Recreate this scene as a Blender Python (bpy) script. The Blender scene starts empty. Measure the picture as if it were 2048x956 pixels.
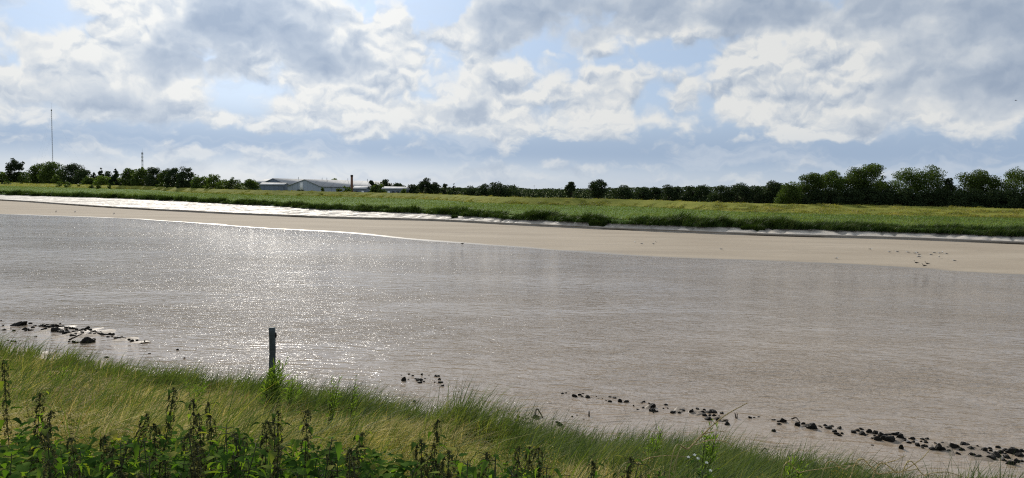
import bpy, math, random
import numpy as np
from mathutils import Matrix, Vector

# ------------------------------------------------------------------ camera, sky, sun, exposure
S = bpy.context.scene
COL = S.collection
RNG = np.random.default_rng(11)
random.seed(5)

PW, PH, F = 2048.0, 956.0, 1462.0           # photograph size and focal length in its pixels
EYE = 6.5                                    # eye height above the river
PITCH = math.atan((377.0 - 478.0) / F)       # looking slightly down
ROLL = 0.018
_fw = np.array([0.0, math.cos(PITCH), math.sin(PITCH)])
_rt0 = np.array([1.0, 0.0, 0.0]); _up0 = np.cross(_rt0, _fw)
_rt = _rt0 * math.cos(ROLL) + _up0 * math.sin(ROLL)
_up = _up0 * math.cos(ROLL) - _rt0 * math.sin(ROLL)

cam_d = bpy.data.cameras.new('camera'); cam = bpy.data.objects.new('camera', cam_d); COL.objects.link(cam)
cam_d.sensor_width = 36.0; cam_d.lens = 36.0 * F / PW; cam_d.clip_start = 0.05; cam_d.clip_end = 30000
cam.matrix_world = Matrix(((_rt[0], _up[0], -_fw[0], 0), (_rt[1], _up[1], -_fw[1], 0), (_rt[2], _up[2], -_fw[2], EYE), (0, 0, 0, 1)))
S.camera = cam

SUN_AZ = math.radians(-20.0)                 # left of straight ahead
SUN_EL = math.radians(27.0)
sun_d = bpy.data.lights.new('sun', 'SUN'); sun_d.energy = 4.6; sun_d.angle = math.radians(0.53); sun_d.color = (1.0, 0.93, 0.82)
sun = bpy.data.objects.new('sun', sun_d); COL.objects.link(sun)
SDIR = Vector((math.sin(SUN_AZ) * math.cos(SUN_EL), math.cos(SUN_AZ) * math.cos(SUN_EL), math.sin(SUN_EL)))
sun.rotation_euler = SDIR.to_track_quat('Z', 'Y').to_euler()
sun.location = (0, 0, 60)

S.view_settings.view_transform = 'Standard'; S.view_settings.look = 'None'
S.view_settings.exposure = 0.15; S.view_settings.gamma = 1.0
S.view_settings.use_curve_mapping = False
S.render.engine = 'CYCLES'
S.cycles.use_denoising = False
S.cycles.max_bounces = 6; S.cycles.diffuse_bounces = 3; S.cycles.glossy_bounces = 3; S.cycles.transmission_bounces = 4
S.cycles.transparent_max_bounces = 8; S.cycles.volume_bounces = 0
S.cycles.sample_clamp_direct = 14.0; S.cycles.sample_clamp_indirect = 4.0
S.cycles.filter_width = 1.15
S.cycles.caustics_reflective = False; S.cycles.caustics_refractive = False


def ray(px, py):
    px = np.asarray(px, float); py = np.asarray(py, float)
    d = _fw + ((px - PW / 2) / F)[..., None] * _rt + ((PH / 2 - py) / F)[..., None] * _up
    return d


def ground(px, py, z=0.0):
    d = ray(px, py); t = (z - EYE) / d[..., 2]
    return d * t[..., None] + np.array([0, 0, EYE])


def at_depth(px, py, Y):
    d = ray(px, py); t = np.asarray(Y, float) / d[..., 1]
    return d * t[..., None] + np.array([0, 0, EYE])


class Nodes:
    """small helper for writing node trees"""
    def __init__(self, tree):
        self.t = tree; self.n = tree.nodes; self.l = tree.links
    def new(self, kind, **kw):
        x = self.n.new(kind)
        for k, v in kw.items(): setattr(x, k, v)
        return x
    def put(self, sock, v):
        if isinstance(v, bpy.types.NodeSocket): self.l.new(v, sock)
        elif v is not None: sock.default_value = v
    def m(self, op, a, b=None, c=None, clamp=False):
        x = self.new('ShaderNodeMath', operation=op, use_clamp=clamp)
        for i, v in enumerate((a, b, c)):
            if v is not None: self.put(x.inputs[i], v)
        return x.outputs[0]
    def vm(self, op, a, b=None, out=0, scale=None):
        x = self.new('ShaderNodeVectorMath', operation=op)
        self.put(x.inputs[0], a)
        if b is not None: self.put(x.inputs[1], b)
        if scale is not None: self.put(x.inputs['Scale'], scale)
        return x.outputs['Value'] if op in ('LENGTH', 'DISTANCE', 'DOT_PRODUCT') else x.outputs[0]
    def xyz(self, x, y, z=0.0):
        c = self.new('ShaderNodeCombineXYZ')
        for i, v in enumerate((x, y, z)): self.put(c.inputs[i], v)
        return c.outputs[0]
    def sep(self, v):
        s = self.new('ShaderNodeSeparateXYZ'); self.put(s.inputs[0], v); return s.outputs
    def step(self, v, a, b, lo=0.0, hi=1.0, smooth=True):
        x = self.new('ShaderNodeMapRange', interpolation_type='SMOOTHSTEP' if smooth else 'LINEAR')
        self.put(x.inputs[0], v); self.put(x.inputs[1], a); self.put(x.inputs[2], b); self.put(x.inputs[3], lo); self.put(x.inputs[4], hi)
        return x.outputs[0]
    def noise(self, vec, scale=1.0, detail=4.0, rough=0.5, dist=0.0, dims='3D', lac=2.0, col=False):
        x = self.new('ShaderNodeTexNoise', noise_dimensions=dims)
        self.put(x.inputs['Vector'], vec); x.inputs['Scale'].default_value = scale; x.inputs['Detail'].default_value = detail
        x.inputs['Roughness'].default_value = rough; x.inputs['Lacunarity'].default_value = lac; x.inputs['Distortion'].default_value = dist
        return x.outputs['Color'] if col else x.outputs['Fac']
    def mix(self, f, a, b, blend='MIX'):
        x = self.new('ShaderNodeMix', data_type='RGBA', blend_type=blend)
        self.put(x.inputs[0], f); self.put(x.inputs[6], a); self.put(x.inputs[7], b)
        return x.outputs[2]
    def ramp(self, f, stops):
        x = self.new('ShaderNodeValToRGB'); e = x.color_ramp.elements
        while len(e) < len(stops): e.new(0.5)
        for i, (p, c) in enumerate(stops): e[i].position = p; e[i].color = (*c, 1.0)
        self.put(x.inputs[0], f); return x.outputs[0]


def srgb(r, g, b):
    f = lambda c: ((c / 255 + 0.055) / 1.055) ** 2.4 if c > 10 else c / 255 / 12.92
    return (f(r), f(g), f(b), 1.0)


# ------------------------------------------------------------------ world: sky texture with broken cumulus
world = bpy.data.worlds.new('World'); S.world = world; world.use_nodes = True
wt = world.node_tree; wt.nodes.clear(); N = Nodes(wt)
out = N.new('ShaderNodeOutputWorld'); bg = N.new('ShaderNodeBackground'); bg.inputs['Strength'].default_value = 0.1
N.l.new(bg.outputs[0], out.inputs[0])
sky = N.new('ShaderNodeTexSky', sky_type='NISHITA'); sky.sun_disc = False
sky.sun_elevation = SUN_EL; sky.sun_rotation = SUN_AZ; sky.air_density = 1.0; sky.dust_density = 1.2; sky.ozone_density = 1.5
tc = N.new('ShaderNodeTexCoord')
D = N.vm('NORMALIZE', tc.outputs['Generated'])
dx, dy, dz = N.sep(D)
az = N.m('ARCTAN2', dx, dy)
el = N.m('ARCSINE', N.m('MAXIMUM', N.m('MINIMUM', dz, 0.999), -0.05))


def azel(px, py):
    d = ray(px, py); d = d / np.linalg.norm(d)
    return math.atan2(d[0], d[1]), math.asin(d[2])


AE = N.xyz(az, el, 0.0)
warp = N.vm('SUBTRACT', N.noise(AE, 9.0, 4.0, 0.6, col=True, dims='2D'), (0.5, 0.5, 0.5))
AEw = N.vm('ADD', AE, N.vm('MULTIPLY', warp, (0.16, 0.075, 0.0)))


_n3 = N.noise
N.noise = lambda *a, **k: _n3(*a, **{**k, 'dims': '2D'})


def field(blobs):
    """sum of soft ellipses standing at given directions of the sky (az / el), edges broken by the warp"""
    tot = None
    for (px, py, rx, ry, w, tilt) in blobs:
        a, e = azel(px, py)
        v = N.vm('SUBTRACT', AEw, (a, e, 0.0))
        if tilt:
            r = N.new('ShaderNodeVectorRotate', rotation_type='Z_AXIS'); N.put(r.inputs['Vector'], v); r.inputs['Angle'].default_value = math.radians(tilt); v = r.outputs[0]
        v = N.vm('MULTIPLY', v, (F / rx, F / ry, 0.0))
        k = N.step(N.vm('LENGTH', v), 0.25, 1.3, w, 0.0)
        tot = k if tot is None else N.m('ADD', tot, k)
    return tot


# thick, shaded cloud bodies: px, py, half width, half height, weight, tilt
DARK = [(1060, 30, 210, 95, 1.0, 0), (1300, 10, 140, 60, .9, 0), (1530, 20, 120, 62, 1.0, 0), (1730, 8, 240, 50, .9, 4), (1985, 120, 190, 90, 1.05, 10),
        (620, 110, 150, 62, .85, 15), (440, 45, 190, 80, .75, -35), (300, 125, 150, 42, .7, 0), (560, 30, 200, 60, .6, 0), (180, 190, 220, 34, .6, 5), (960, 190, 48, 90, .5, 0),
        (1210, 190, 60, 46, .55, 0), (820, 95, 50, 60, .5, 0), (870, 235, 90, 22, .5, 0), (1710, 235, 130, 22, .5, 0), (30, 90, 60, 40, .6, 0),
        (1430, 220, 60, 50, .3, 0), (700, 140, 90, 40, .4, 0), (1900, 195, 260, 35, .55, 8)]
# lit, thinner cloud
LIT = [(780, 60, 70, 80, .9, 0), (740, 190, 260, 110, .9, -25), (560, 50, 120, 55, .5, 0), (120, 110, 170, 90, .6, -20), (230, 40, 140, 60, .7, -25), (300, 180, 150, 36, .8, 0),
       (1060, 210, 120, 90, .9, 0), (1250, 180, 190, 100, .9, 0), (1600, 190, 150, 120, .95, 0), (1760, 120, 170, 80, .9, 0), (1590, 95, 90, 50, .8, 0), (1480, 130, 110, 40, .6, 0),
       (1960, 230, 160, 50, .7, 0), (1060, 290, 45, 24, .7, 0), (470, 245, 90, 26, .6, 0), (390, 305, 80, 20, .55, 0), (70, 235, 100, 18, .5, 10), (930, 100, 60, 90, .6, 0),
       (1105, 335, 55, 16, .5, 0), (1580, 280, 60, 14, .5, 0), (1450, 355, 140, 12, .4, 0), (1530, 245, 90, 20, .5, 0), (1400, 60, 60, 60, .5, 0), (640, 250, 150, 34, .6, -10)]
# open gaps of blue
GAP = [(1400, 100, 80, 62, 1.0, 0), (1612, 92, 30, 40, .9, 0), (1500, 150, 70, 30, .7, 0), (862, 22, 50, 36, 1.0, 0), (985, 110, 40, 50, .5, 0), (1220, 130, 70, 28, .8, 0), (735, 30, 18, 40, .7, 0),
       (820, 300, 420, 34, .8, 0), (1330, 292, 300, 34, .9, 0), (300, 262, 380, 20, .4, 0), (1800, 300, 330, 36, .8, 0), (1435, 215, 40, 60, .5, 0), (250, 320, 300, 16, .4, 0)]
fd, fl, fg = field(DARK), field(LIT), field(GAP)

# cloud texture: billows of several sizes, finer and flatter towards the horizon
low = N.step(el, 0.03, 0.14, 1.0, 0.0)
w2 = N.vm('SUBTRACT', N.noise(AE, 22.0, 4.0, 0.55, col=True), (0.5, 0.5, 0.5))
AEp = N.vm('ADD', AE, N.vm('MULTIPLY', w2, (0.045, 0.03, 0.0)))


def puffs(vec, scale, detail):
    x = N.new('ShaderNodeTexVoronoi', feature='F1', voronoi_dimensions='2D'); N.put(x.inputs['Vector'], vec)
    x.inputs['Scale'].default_value = scale; x.inputs['Detail'].default_value = detail; x.inputs['Roughness'].default_value = 0.5
    return N.m('SUBTRACT', 0.75, x.outputs['Distance'])


def billow(vec):
    hi, lo = N.vm('MULTIPLY', vec, (6.6, 8.6, 1.0)), N.vm('MULTIPLY', vec, (11.0, 24.0, 1.0))
    a = N.m('ADD', N.m('MULTIPLY', N.noise(hi, 1.0, 7.0, 0.55), 0.62), N.m('MULTIPLY', puffs(hi, 1.9, 2.0), 0.38))
    b = N.m('ADD', N.m('MULTIPLY', N.noise(lo, 1.0, 5.0, 0.55), 0.92), -0.04)
    return N.m('ADD', N.m('MULTIPLY', a, N.m('SUBTRACT', 1.0, low)), N.m('MULTIPLY', b, low))


n1 = billow(AEp)
n1u = billow(N.vm('ADD', AEp, (-0.0025, 0.009, 0.0)))
n2 = N.noise(N.vm('MULTIPLY', AE, (3.2, 5.0, 1)), 1.0, 3.0, 0.5)
Pq = N.vm('ADD', N.vm('MULTIPLY', AEp, (22.0, 30.0, 1.0)), (7.3, 2.1, 0))
n3 = N.noise(Pq, 1.0, 6.0, 0.58)
n3u = N.noise(N.vm('ADD', Pq, (-0.06, 0.16, 0.0)), 1.0, 6.0, 0.58)

base = N.m('ADD', N.m('MULTIPLY', N.m('SUBTRACT', n1, 0.40), 2.6), N.m('MULTIPLY', N.m('SUBTRACT', n2, 0.5), 0.6))
cov = N.m('ADD', base, N.m('ADD', N.step(el, 0.02, 0.11, 0.02, 0.33), N.step(el, 0.23, 0.40, 0.0, 0.12)))
cov = N.m('ADD', cov, N.m('MULTIPLY', fd, 0.62)); cov = N.m('ADD', cov, N.m('MULTIPLY', fl, 0.42)); cov = N.m('SUBTRACT', cov, N.m('MULTIPLY', fg, 0.6))
alpha = N.step(cov, -0.12, 0.42)
thick = N.m('ADD', N.m('MULTIPLY', base, N.step(fd, 0.1, 0.8, 0.95, 0.62)), N.m('SUBTRACT', N.m('MULTIPLY', fd, 0.74), N.m('MULTIPLY', fl, 0.36)))
dark = N.step(thick, -0.3, 1.15)
emb = N.m('ADD', N.m('MULTIPLY', N.m('SUBTRACT', n1, n1u), 4.0), N.m('MULTIPLY', N.m('SUBTRACT', n3, n3u), 1.1))
emb = N.m('MULTIPLY', emb, N.step(fd, 0.15, 0.75, 0.95, 0.42))
lit = N.m('ADD', N.m('SUBTRACT', 0.85, N.m('MULTIPLY', dark, 0.86)), emb, clamp=True)
K = 10.0 / (2 ** 0.15)
sc = lambda r, g, b, k=1.0: tuple(x * K * k for x in srgb(r, g, b)[:3]) + (1.0,)
ccol = N.ramp(lit, [(0.0, sc(150, 166, 188)[:3]), (0.35, sc(175, 187, 203)[:3]), (0.65, sc(203, 210, 218)[:3]), (1.0, sc(235, 235, 232)[:3])])
# clear air between: the sky texture, with the milky light of distant cloud low down
hz = N.step(el, 0.0, 0.16)
far = N.mix(hz, sc(184, 200, 220), sc(172, 194, 220))
clear = N.mix(0.85, N.vm('MULTIPLY', sky.outputs[0], (0.8, 0.95, 1.25)), far)
band = N.m('MULTIPLY', N.step(el, 0.012, 0.05), N.step(el, 0.05, 0.12, 1.0, 0.0))
clear = N.mix(N.m('MULTIPLY', band, 0.85), clear, sc(150, 173, 202))
veil = N.noise(N.vm('MULTIPLY', AEw, (5.0, 38.0, 1.0)), 1.0, 5.0, 0.55)
clear = N.mix(N.m('MULTIPLY', N.step(veil, 0.45, 0.72), N.step(el, 0.03, 0.2, 0.75, 0.25)), clear, sc(196, 207, 221))
lowfade = N.step(el, 0.0, 0.10, 0.35, 1.0)
skycol = N.mix(N.m('MULTIPLY', alpha, lowfade), clear, ccol)
skycol = N.mix(0.14, skycol, sc(200, 210, 221))
# cloud and air light up towards the sun, which stands above the frame
cosun = N.vm('DOT_PRODUCT', D, tuple(SDIR))
glow = N.m('POWER', N.m('MAXIMUM', cosun, 0.0), 14.0)
skycol = N.vm('SCALE', skycol, scale=N.m('ADD', N.m('ADD', 0.95, N.m('MULTIPLY', glow, 0.40)), N.m('MULTIPLY', N.m('POWER', N.m('MAXIMUM', cosun, 0.0), 6.0), N.step(el, 0.25, 0.42, 0.0, 1.3))))  # second term: extra glow added to unseen sky above the frame, lightens water reflections
# overhead and behind: bright broken cloud
N.put(bg.inputs['Color'], skycol)

# ------------------------------------------------------------------ mesh and material helpers
def tag(o, label=None, cat=None, group=None, kind=None):
    if label: o['label'] = label
    if cat: o['category'] = cat
    if group: o['group'] = group
    if kind: o['kind'] = kind
    return o


def mesh_np(name, V, Fq, mat, smooth=False, attr=None):
    """mesh from an (N,3) array and an (M,3) or (M,4) face array (or a list of such)"""
    me = bpy.data.meshes.new(name)
    V = np.asarray(V, np.float32)
    if not isinstance(Fq, (list, tuple)): Fq = [Fq]
    Fq = [np.asarray(f, np.int32) for f in Fq if len(f)]
    nl = sum(f.size for f in Fq); nf = sum(len(f) for f in Fq)
    me.vertices.add(len(V)); me.vertices.foreach_set('co', V.ravel())
    me.loops.add(nl); me.loops.foreach_set('vertex_index', np.concatenate([f.ravel() for f in Fq]))
    tot = np.concatenate([np.full(len(f), f.shape[1], np.int32) for f in Fq])
    st = np.concatenate([[0], np.cumsum(tot)[:-1]]).astype(np.int32)
    me.polygons.add(nf); me.polygons.foreach_set('loop_start', st); me.polygons.foreach_set('loop_total', tot)
    if smooth: me.polygons.foreach_set('use_smooth', np.ones(nf, bool))
    if attr:
        for k, v in attr.items():
            a = me.attributes.new(k, 'FLOAT', 'POINT'); a.data.foreach_set('value', np.asarray(v, np.float32))
    me.update(calc_edges=True)
    if mat: me.materials.append(mat)
    return me


def link(name, me, parent=None, loc=None):
    o = bpy.data.objects.new(name, me); COL.objects.link(o)
    if parent: o.parent = parent
    if loc is not None: o.location = loc
    return o


def empty(name, loc=(0, 0, 0), rz=0.0):
    o = bpy.data.objects.new(name, None); COL.objects.link(o); o.location = loc; o.rotation_euler = (0, 0, rz); o.empty_display_size = 0.2
    return o


def copy_tree(o, parent=None):
    c = o.copy(); COL.objects.link(c)
    if parent: c.parent = parent
    for ch in list(o.children): copy_tree(ch, c)
    return c


class MB:
    """collects boxes, tubes and rings into one mesh"""
    def __init__(self): self.v = []; self.q = []; self.t = []; self.n = 0
    def add(self, V, q=(), t=()):
        V = np.asarray(V, float)
        self.v.append(V)
        if len(q): self.q.append(np.asarray(q) + self.n)
        if len(t): self.t.append(np.asarray(t) + self.n)
        self.n += len(V)
    def box(self, x0, x1, y0, y1, z0, z1):
        V = [(x, y, z) for z in (z0, z1) for y in (y0, y1) for x in (x0, x1)]
        self.add(V, [(0, 2, 3, 1), (4, 5, 7, 6), (0, 1, 5, 4), (2, 6, 7, 3), (0, 4, 6, 2), (1, 3, 7, 5)])
    def tube(self, pts, rad, sides=6, cap=True):
        pts = np.asarray(pts, float); rad = np.broadcast_to(np.asarray(rad, float), (len(pts),))
        d = np.gradient(pts, axis=0); d /= np.linalg.norm(d, axis=1)[:, None] + 1e-9
        ref = np.array([0.31, 0.17, 0.93]) if abs(d[0, 2]) < 0.8 else np.array([0.9, 0.3, 0.1])
        V = []
        for p, t, r in zip(pts, d, rad):
            a = np.cross(t, ref); a /= np.linalg.norm(a); b = np.cross(t, a)
            for k in range(sides):
                th = 2 * math.pi * k / sides
                V.append(p + r * (math.cos(th) * a + math.sin(th) * b))
        q = []
        for i in range(len(pts) - 1):
            for k in range(sides):
                k2 = (k + 1) % sides
                q.append((i * sides + k, i * sides + k2, (i + 1) * sides + k2, (i + 1) * sides + k))
        t = []
        if cap:
            V.append(pts[0]); V.append(pts[-1]); a = len(V) - 2; e = (len(pts) - 1) * sides
            for k in range(sides):
                k2 = (k + 1) % sides
                t.append((a, k2, k)); t.append((a + 1, e + k, e + k2))
        self.add(V, q, t)
    def mesh(self, name, mat, smooth=False):
        return mesh_np(name, np.concatenate(self.v), ([np.concatenate(self.q)] if self.q else []) + ([np.concatenate(self.t)] if self.t else []), mat, smooth)
    def build(self, name, mat, parent=None, loc=None, smooth=False):
        return link(name, self.mesh(name, mat, smooth), parent, loc)


def material(name):
    m = bpy.data.materials.new(name); m.use_nodes = True; t = m.node_tree; t.nodes.clear()
    n = Nodes(t); o = n.new('ShaderNodeOutputMaterial'); b = n.new('ShaderNodeBsdfPrincipled')
    n.l.new(b.outputs[0], o.inputs[0]); n.out = o; n.b = b
    return m, n


def plain(name, col, rough=0.7, metal=0.0, var=0.25, scale=3.0, bump=0.0):
    """painted or bare surface with slight wear"""
    m, n = material(name); g = n.new('ShaderNodeTexCoord').outputs['Object']
    f = n.noise(g, scale, 6.0, 0.6)
    c0 = tuple(x * (1 - var) for x in col); c1 = tuple(min(1, x * (1 + var)) for x in col)
    n.put(n.b.inputs['Base Color'], n.ramp(f, [(0.3, c0), (0.7, c1)]))
    n.b.inputs['Roughness'].default_value = rough; n.b.inputs['Metallic'].default_value = metal; n.b.inputs['Specular IOR Level'].default_value = 0.12
    if bump:
        bp = n.new('ShaderNodeBump'); bp.inputs['Strength'].default_value = bump; bp.inputs['Distance'].default_value = 0.02
        n.put(bp.inputs['Height'], n.noise(g, scale * 6, 5.0, 0.6)); n.put(n.b.inputs['Normal'], bp.outputs[0])
    return m


def leafy(name, stops, trans=0.45, rough=0.5, tint=(1.35, 1.25, 0.45), obj_var=0.0, spec=0.03, big=None):
    """leaf or blade: colour differs per leaf; light passes through it"""
    m, n = material(name)
    geo = n.new('ShaderNodeNewGeometry')
    f = geo.outputs['Random Per Island']
    if big:
        w = n.new('ShaderNodeTexCoord').outputs['Object']
        pat = n.noise(w, big[0], 4.0, 0.55)
        f = n.m('ADD', n.m('MULTIPLY', f, 1 - big[1]), n.m('MULTIPLY', n.step(pat, 0.32, 0.68), big[1]))
    col = n.ramp(f, stops)
    if obj_var:
        oi = n.new('ShaderNodeObjectInfo').outputs['Random']
        k = n.m('ADD', 1 - obj_var, n.m('MULTIPLY', oi, 2 * obj_var))
        col = n.vm('SCALE', col, scale=k)
    n.put(n.b.inputs['Base Color'], col); n.b.inputs['Roughness'].default_value = rough
    n.b.inputs['Specular IOR Level'].default_value = spec
    tr = n.new('ShaderNodeBsdfTranslucent'); n.put(tr.inputs['Color'], n.vm('MULTIPLY', col, tint))
    mx = n.new('ShaderNodeMixShader'); mx.inputs[0].default_value = trans
    n.l.new(n.b.outputs[0], mx.inputs[1]); n.l.new(tr.outputs[0], mx.inputs[2]); n.l.new(mx.outputs[0], n.out.inputs[0])
    return m


def fbm(x, y, seed=0, octaves=4, lac=2.03, gain=0.5):
    """value noise on the plane"""
    r = np.random.default_rng(seed); T = r.random((256, 256)) * 2 - 1
    tot = np.zeros_like(x, float); a = 1.0; n = 0.0
    for o in range(octaves):
        xi = np.floor(x).astype(int); yi = np.floor(y).astype(int); u = x - xi; v = y - yi
        u = u * u * (3 - 2 * u); v = v * v * (3 - 2 * v)
        g = lambda i, j: T[(xi + i) % 256, (yi + j) % 256]
        tot += a * ((g(0, 0) * (1 - u) + g(1, 0) * u) * (1 - v) + (g(0, 1) * (1 - u) + g(1, 1) * u) * v)
        n += a; a *= gain; x = x * lac + 17.3; y = y * lac + 5.1
    return tot / n


# ------------------------------------------------------------------ the far bank: key lines read from the photograph, set on the ground
#            x     water  dark   foot  front  back   crest   zfoot
KEY = np.array([
    (0,     428.0, 400.0, 389.5, 381.0, 371.5, 364.0, 1.00),
    (260,   437.5, 417.0, 397.5, 390.0, 378.0, 371.0, 1.25),
    (520,   455.5, 430.0, 410.5, 403.5, 389.5, 379.5, 1.25),
    (700,   467.0, 437.0, 421.0, 411.0, 393.5, 383.5, 1.10),
    (850,   482.0, 440.5, 427.0, 417.5, 398.5, 389.0, 1.00),
    (1040,  495.0, 450.0, 439.0, 424.0, 408.0, 394.0, 1.00),
    (1240,  510.0, 459.0, 448.0, 431.0, 412.0, 398.5, 1.00),
    (1540,  523.0, 471.0, 456.5, 441.0, 425.0, 405.5, 1.00),
    (1800,  536.5, 478.0, 464.0, 448.0, 430.5, 410.0, 1.00),
    (2048,  552.0, 488.0, 472.5, 456.0, 436.0, 416.0, 1.00)])
ZD, ZF2, ZB, ZC, ZLAND = 0.56, 1.65, 2.0, 3.9, 0.6
kx = KEY[:, 0]


def smooth_curve(xs, P, xq):
    """C1 interpolation (monotone tangents) of points given at xs"""
    h = np.diff(xs); res = []
    for k in range(P.shape[1]):
        y = P[:, k]; d = np.diff(y) / h; mm = np.empty_like(y)
        mm[0] = d[0]; mm[-1] = d[-1]; mm[1:-1] = (d[:-1] * h[1:] + d[1:] * h[:-1]) / (h[:-1] + h[1:])
        i = np.clip(np.searchsorted(xs, xq) - 1, 0, len(h) - 1); t = (xq - xs[i]) / h[i]
        tin = np.clip(t, 0, 1); H = h[i]
        v = (1 + 2 * tin) * (1 - tin) ** 2 * y[i] + tin * (1 - tin) ** 2 * H * mm[i] + tin ** 2 * (3 - 2 * tin) * y[i + 1] + tin ** 2 * (tin - 1) * H * mm[i + 1]
        v = v + np.where(t < 0, (xq - xs[0]) * mm[0], 0) + np.where(t > 1, (xq - xs[-1]) * mm[-1], 0)
        res.append(v)
    return np.stack(res, 1)


NB = np.array([0.44, 0.898, 0.0])           # across the river, away from us
AL = np.array([0.898, -0.44, 0.0])          # along the river, to the right
# the key lines in space, each parametrised by s = distance along the river
def key_line(col, z, shift=0.0):
    zz = np.broadcast_to(np.asarray(z, float), kx.shape)
    return ground(kx, KEY[:, col], zz) + NB * shift
K_water = key_line(1, 0.0)
K_sand = key_line(2, 0.16); K_sand[:, :] = ground(kx, KEY[:, 2] + 1.2, 0.16)
K_dark = key_line(2, ZD)
K_foot = key_line(3, KEY[:, 7])
K_front = K_foot + NB * 1.3
K_back = key_line(5, ZB + 0.1); K_back[:, 2] = ZB
K_crest = key_line(6, ZC + 0.25); K_crest[:, 2] = ZC


SS = np.concatenate([np.linspace(-1900, -660, 120), np.arange(-655, -200, 1.0), np.arange(-200, 80, 0.33), np.linspace(80.5, 300, 60)])
def along(K):
    s = K @ AL; t = K @ NB
    o = np.argsort(s); s = s[o]; t = t[o]
    # straight on beyond both ends, with the mean course of the river
    s = np.concatenate([[s[0] - 1500, s[0] - 100], s, [s[-1] + 40, s[-1] + 300]]); t = np.concatenate([[t[0] + 120, t[0] + 4], t, [t[-1] - .5, t[-1] + 4]])
    return smooth_curve(s, t[:, None], SS)[:, 0]
T_water, T_sand, T_dark, T_foot, T_front, T_back, T_crest = [along(k) for k in (K_water, K_sand, K_dark, K_foot, K_front, K_back, K_crest)]
T_water = T_water + 0.5 * fbm(SS * 0.12, SS * 0 + 3.0, 1, 3) * 1.2
T_sand = np.maximum(T_sand, T_water + 3.0)
jag = fbm(SS * 0.22, SS * 0 + 1.7, 2, 5, gain=0.62) * 2.4
T_dark = np.maximum(T_dark + jag, T_sand + 0.4); T_sand = T_dark - 0.04
T_foot = np.maximum(T_foot + fbm(SS * 0.2, SS * 0 + 9.0, 3, 4, gain=0.62) * 2.8 - 1.3 * np.abs(np.sin(SS * 0.33 + 2.5 * fbm(SS * 0.07, SS * 0, 81, 2))), T_dark + 1.5)
T_front = T_foot + 1.0
T_back = np.maximum(T_back, T_front + 6.0); T_crest = np.maximum(T_crest, T_back + 5.0)
sf = K_foot @ AL; of = np.argsort(sf)
Z_foot = np.interp(SS, sf[of], KEY[of, 7])


def lay(rows):
    """grid from rows of (t, z) given along SS -> vertices, quads"""
    T = np.stack([np.broadcast_to(r[0], SS.shape) for r in rows]); Z = np.stack([np.broadcast_to(r[1], SS.shape) for r in rows])
    P = SS[None, :, None] * AL + T[..., None] * NB; P[..., 2] = Z
    a, b = T.shape; idx = np.arange(a * b).reshape(a, b)
    q = np.stack([idx[:-1, :-1], idx[:-1, 1:], idx[1:, 1:], idx[1:, :-1]], -1).reshape(-1, 4)
    return P.reshape(-1, 3), q


def lerp_rows(t0, z0, t1, z1, n, f=None, first=True, ease=None):
    rows = []
    for i in range(0 if first else 1, n + 1):
        u = i / n; e = ease(u) if ease else u
        t = t0 + (t1 - t0) * u; z = z0 + (z1 - z0) * e
        if f is not None: z = z + f(SS, t, u)
        rows.append((t, z))
    return rows


# --- materials of the ground
def mat_sand():
    m, n = material('sand'); g = n.new('ShaderNodeTexCoord').outputs['Object']
    big = n.noise(n.vm('MULTIPLY', g, (0.06, 0.16, 1)), 1.0, 5.0, 0.55); fine = n.noise(g, 2.3, 5.0, 0.65)
    c = n.ramp(n.m('ADD', n.m('MULTIPLY', big, 0.7), n.m('MULTIPLY', fine, 0.3)), [(0.3, (0.235, 0.195, 0.148)), (0.55, (0.29, 0.246, 0.19)), (0.75, (0.335, 0.285, 0.225))])
    rl = n.noise(n.vm('MULTIPLY', g, (0.05, 0.45, 1)), 1.0, 4.0, 0.6, 0.6)
    rill = n.m('MULTIPLY', n.step(n.m('ABSOLUTE', n.m('SUBTRACT', rl, 0.5)), 0.0, 0.012, 1.0, 0.0), n.step(n.noise(g, 0.09, 3.0, 0.5), 0.5, 0.62))
    c = n.mix(n.m('MULTIPLY', rill, 0.55), c, (0.13, 0.105, 0.08, 1))
    c = n.mix(n.step(n.noise(n.vm('MULTIPLY', g, (0.03, 0.2, 1)), 1.0, 5.0, 0.6), 0.52, 0.66, 0.0, 0.4), c, (0.22, 0.185, 0.148, 1))
    z = n.sep(n.new('ShaderNodeNewGeometry').outputs['Position'])[2]
    wet = n.step(n.m('ADD', z, n.m('MULTIPLY', n.m('SUBTRACT', big, 0.5), 0.04)), 0.001, 0.016, 1.0, 0.0)
    c = n.mix(wet, c, n.vm('SCALE', c, scale=0.55))
    n.put(n.b.inputs['Base Color'], c); n.put(n.b.inputs['Roughness'], n.step(wet, 0, 1, 0.9, 0.4)); n.put(n.b.inputs['Specular IOR Level'], n.step(wet, 0, 1, 0.05, 0.2))
    bp = n.new('ShaderNodeBump'); bp.inputs['Strength'].default_value = 0.5; bp.inputs['Distance'].default_value = 0.05
    rip = n.noise(n.vm('MULTIPLY', g, (0.8, 2.6, 1)), 1.6, 4.0, 0.6); n.put(bp.inputs['Height'], n.m('ADD', rip, n.m('MULTIPLY', fine, .3))); n.put(n.b.inputs['Normal'], bp.outputs[0])
    return m


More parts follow.
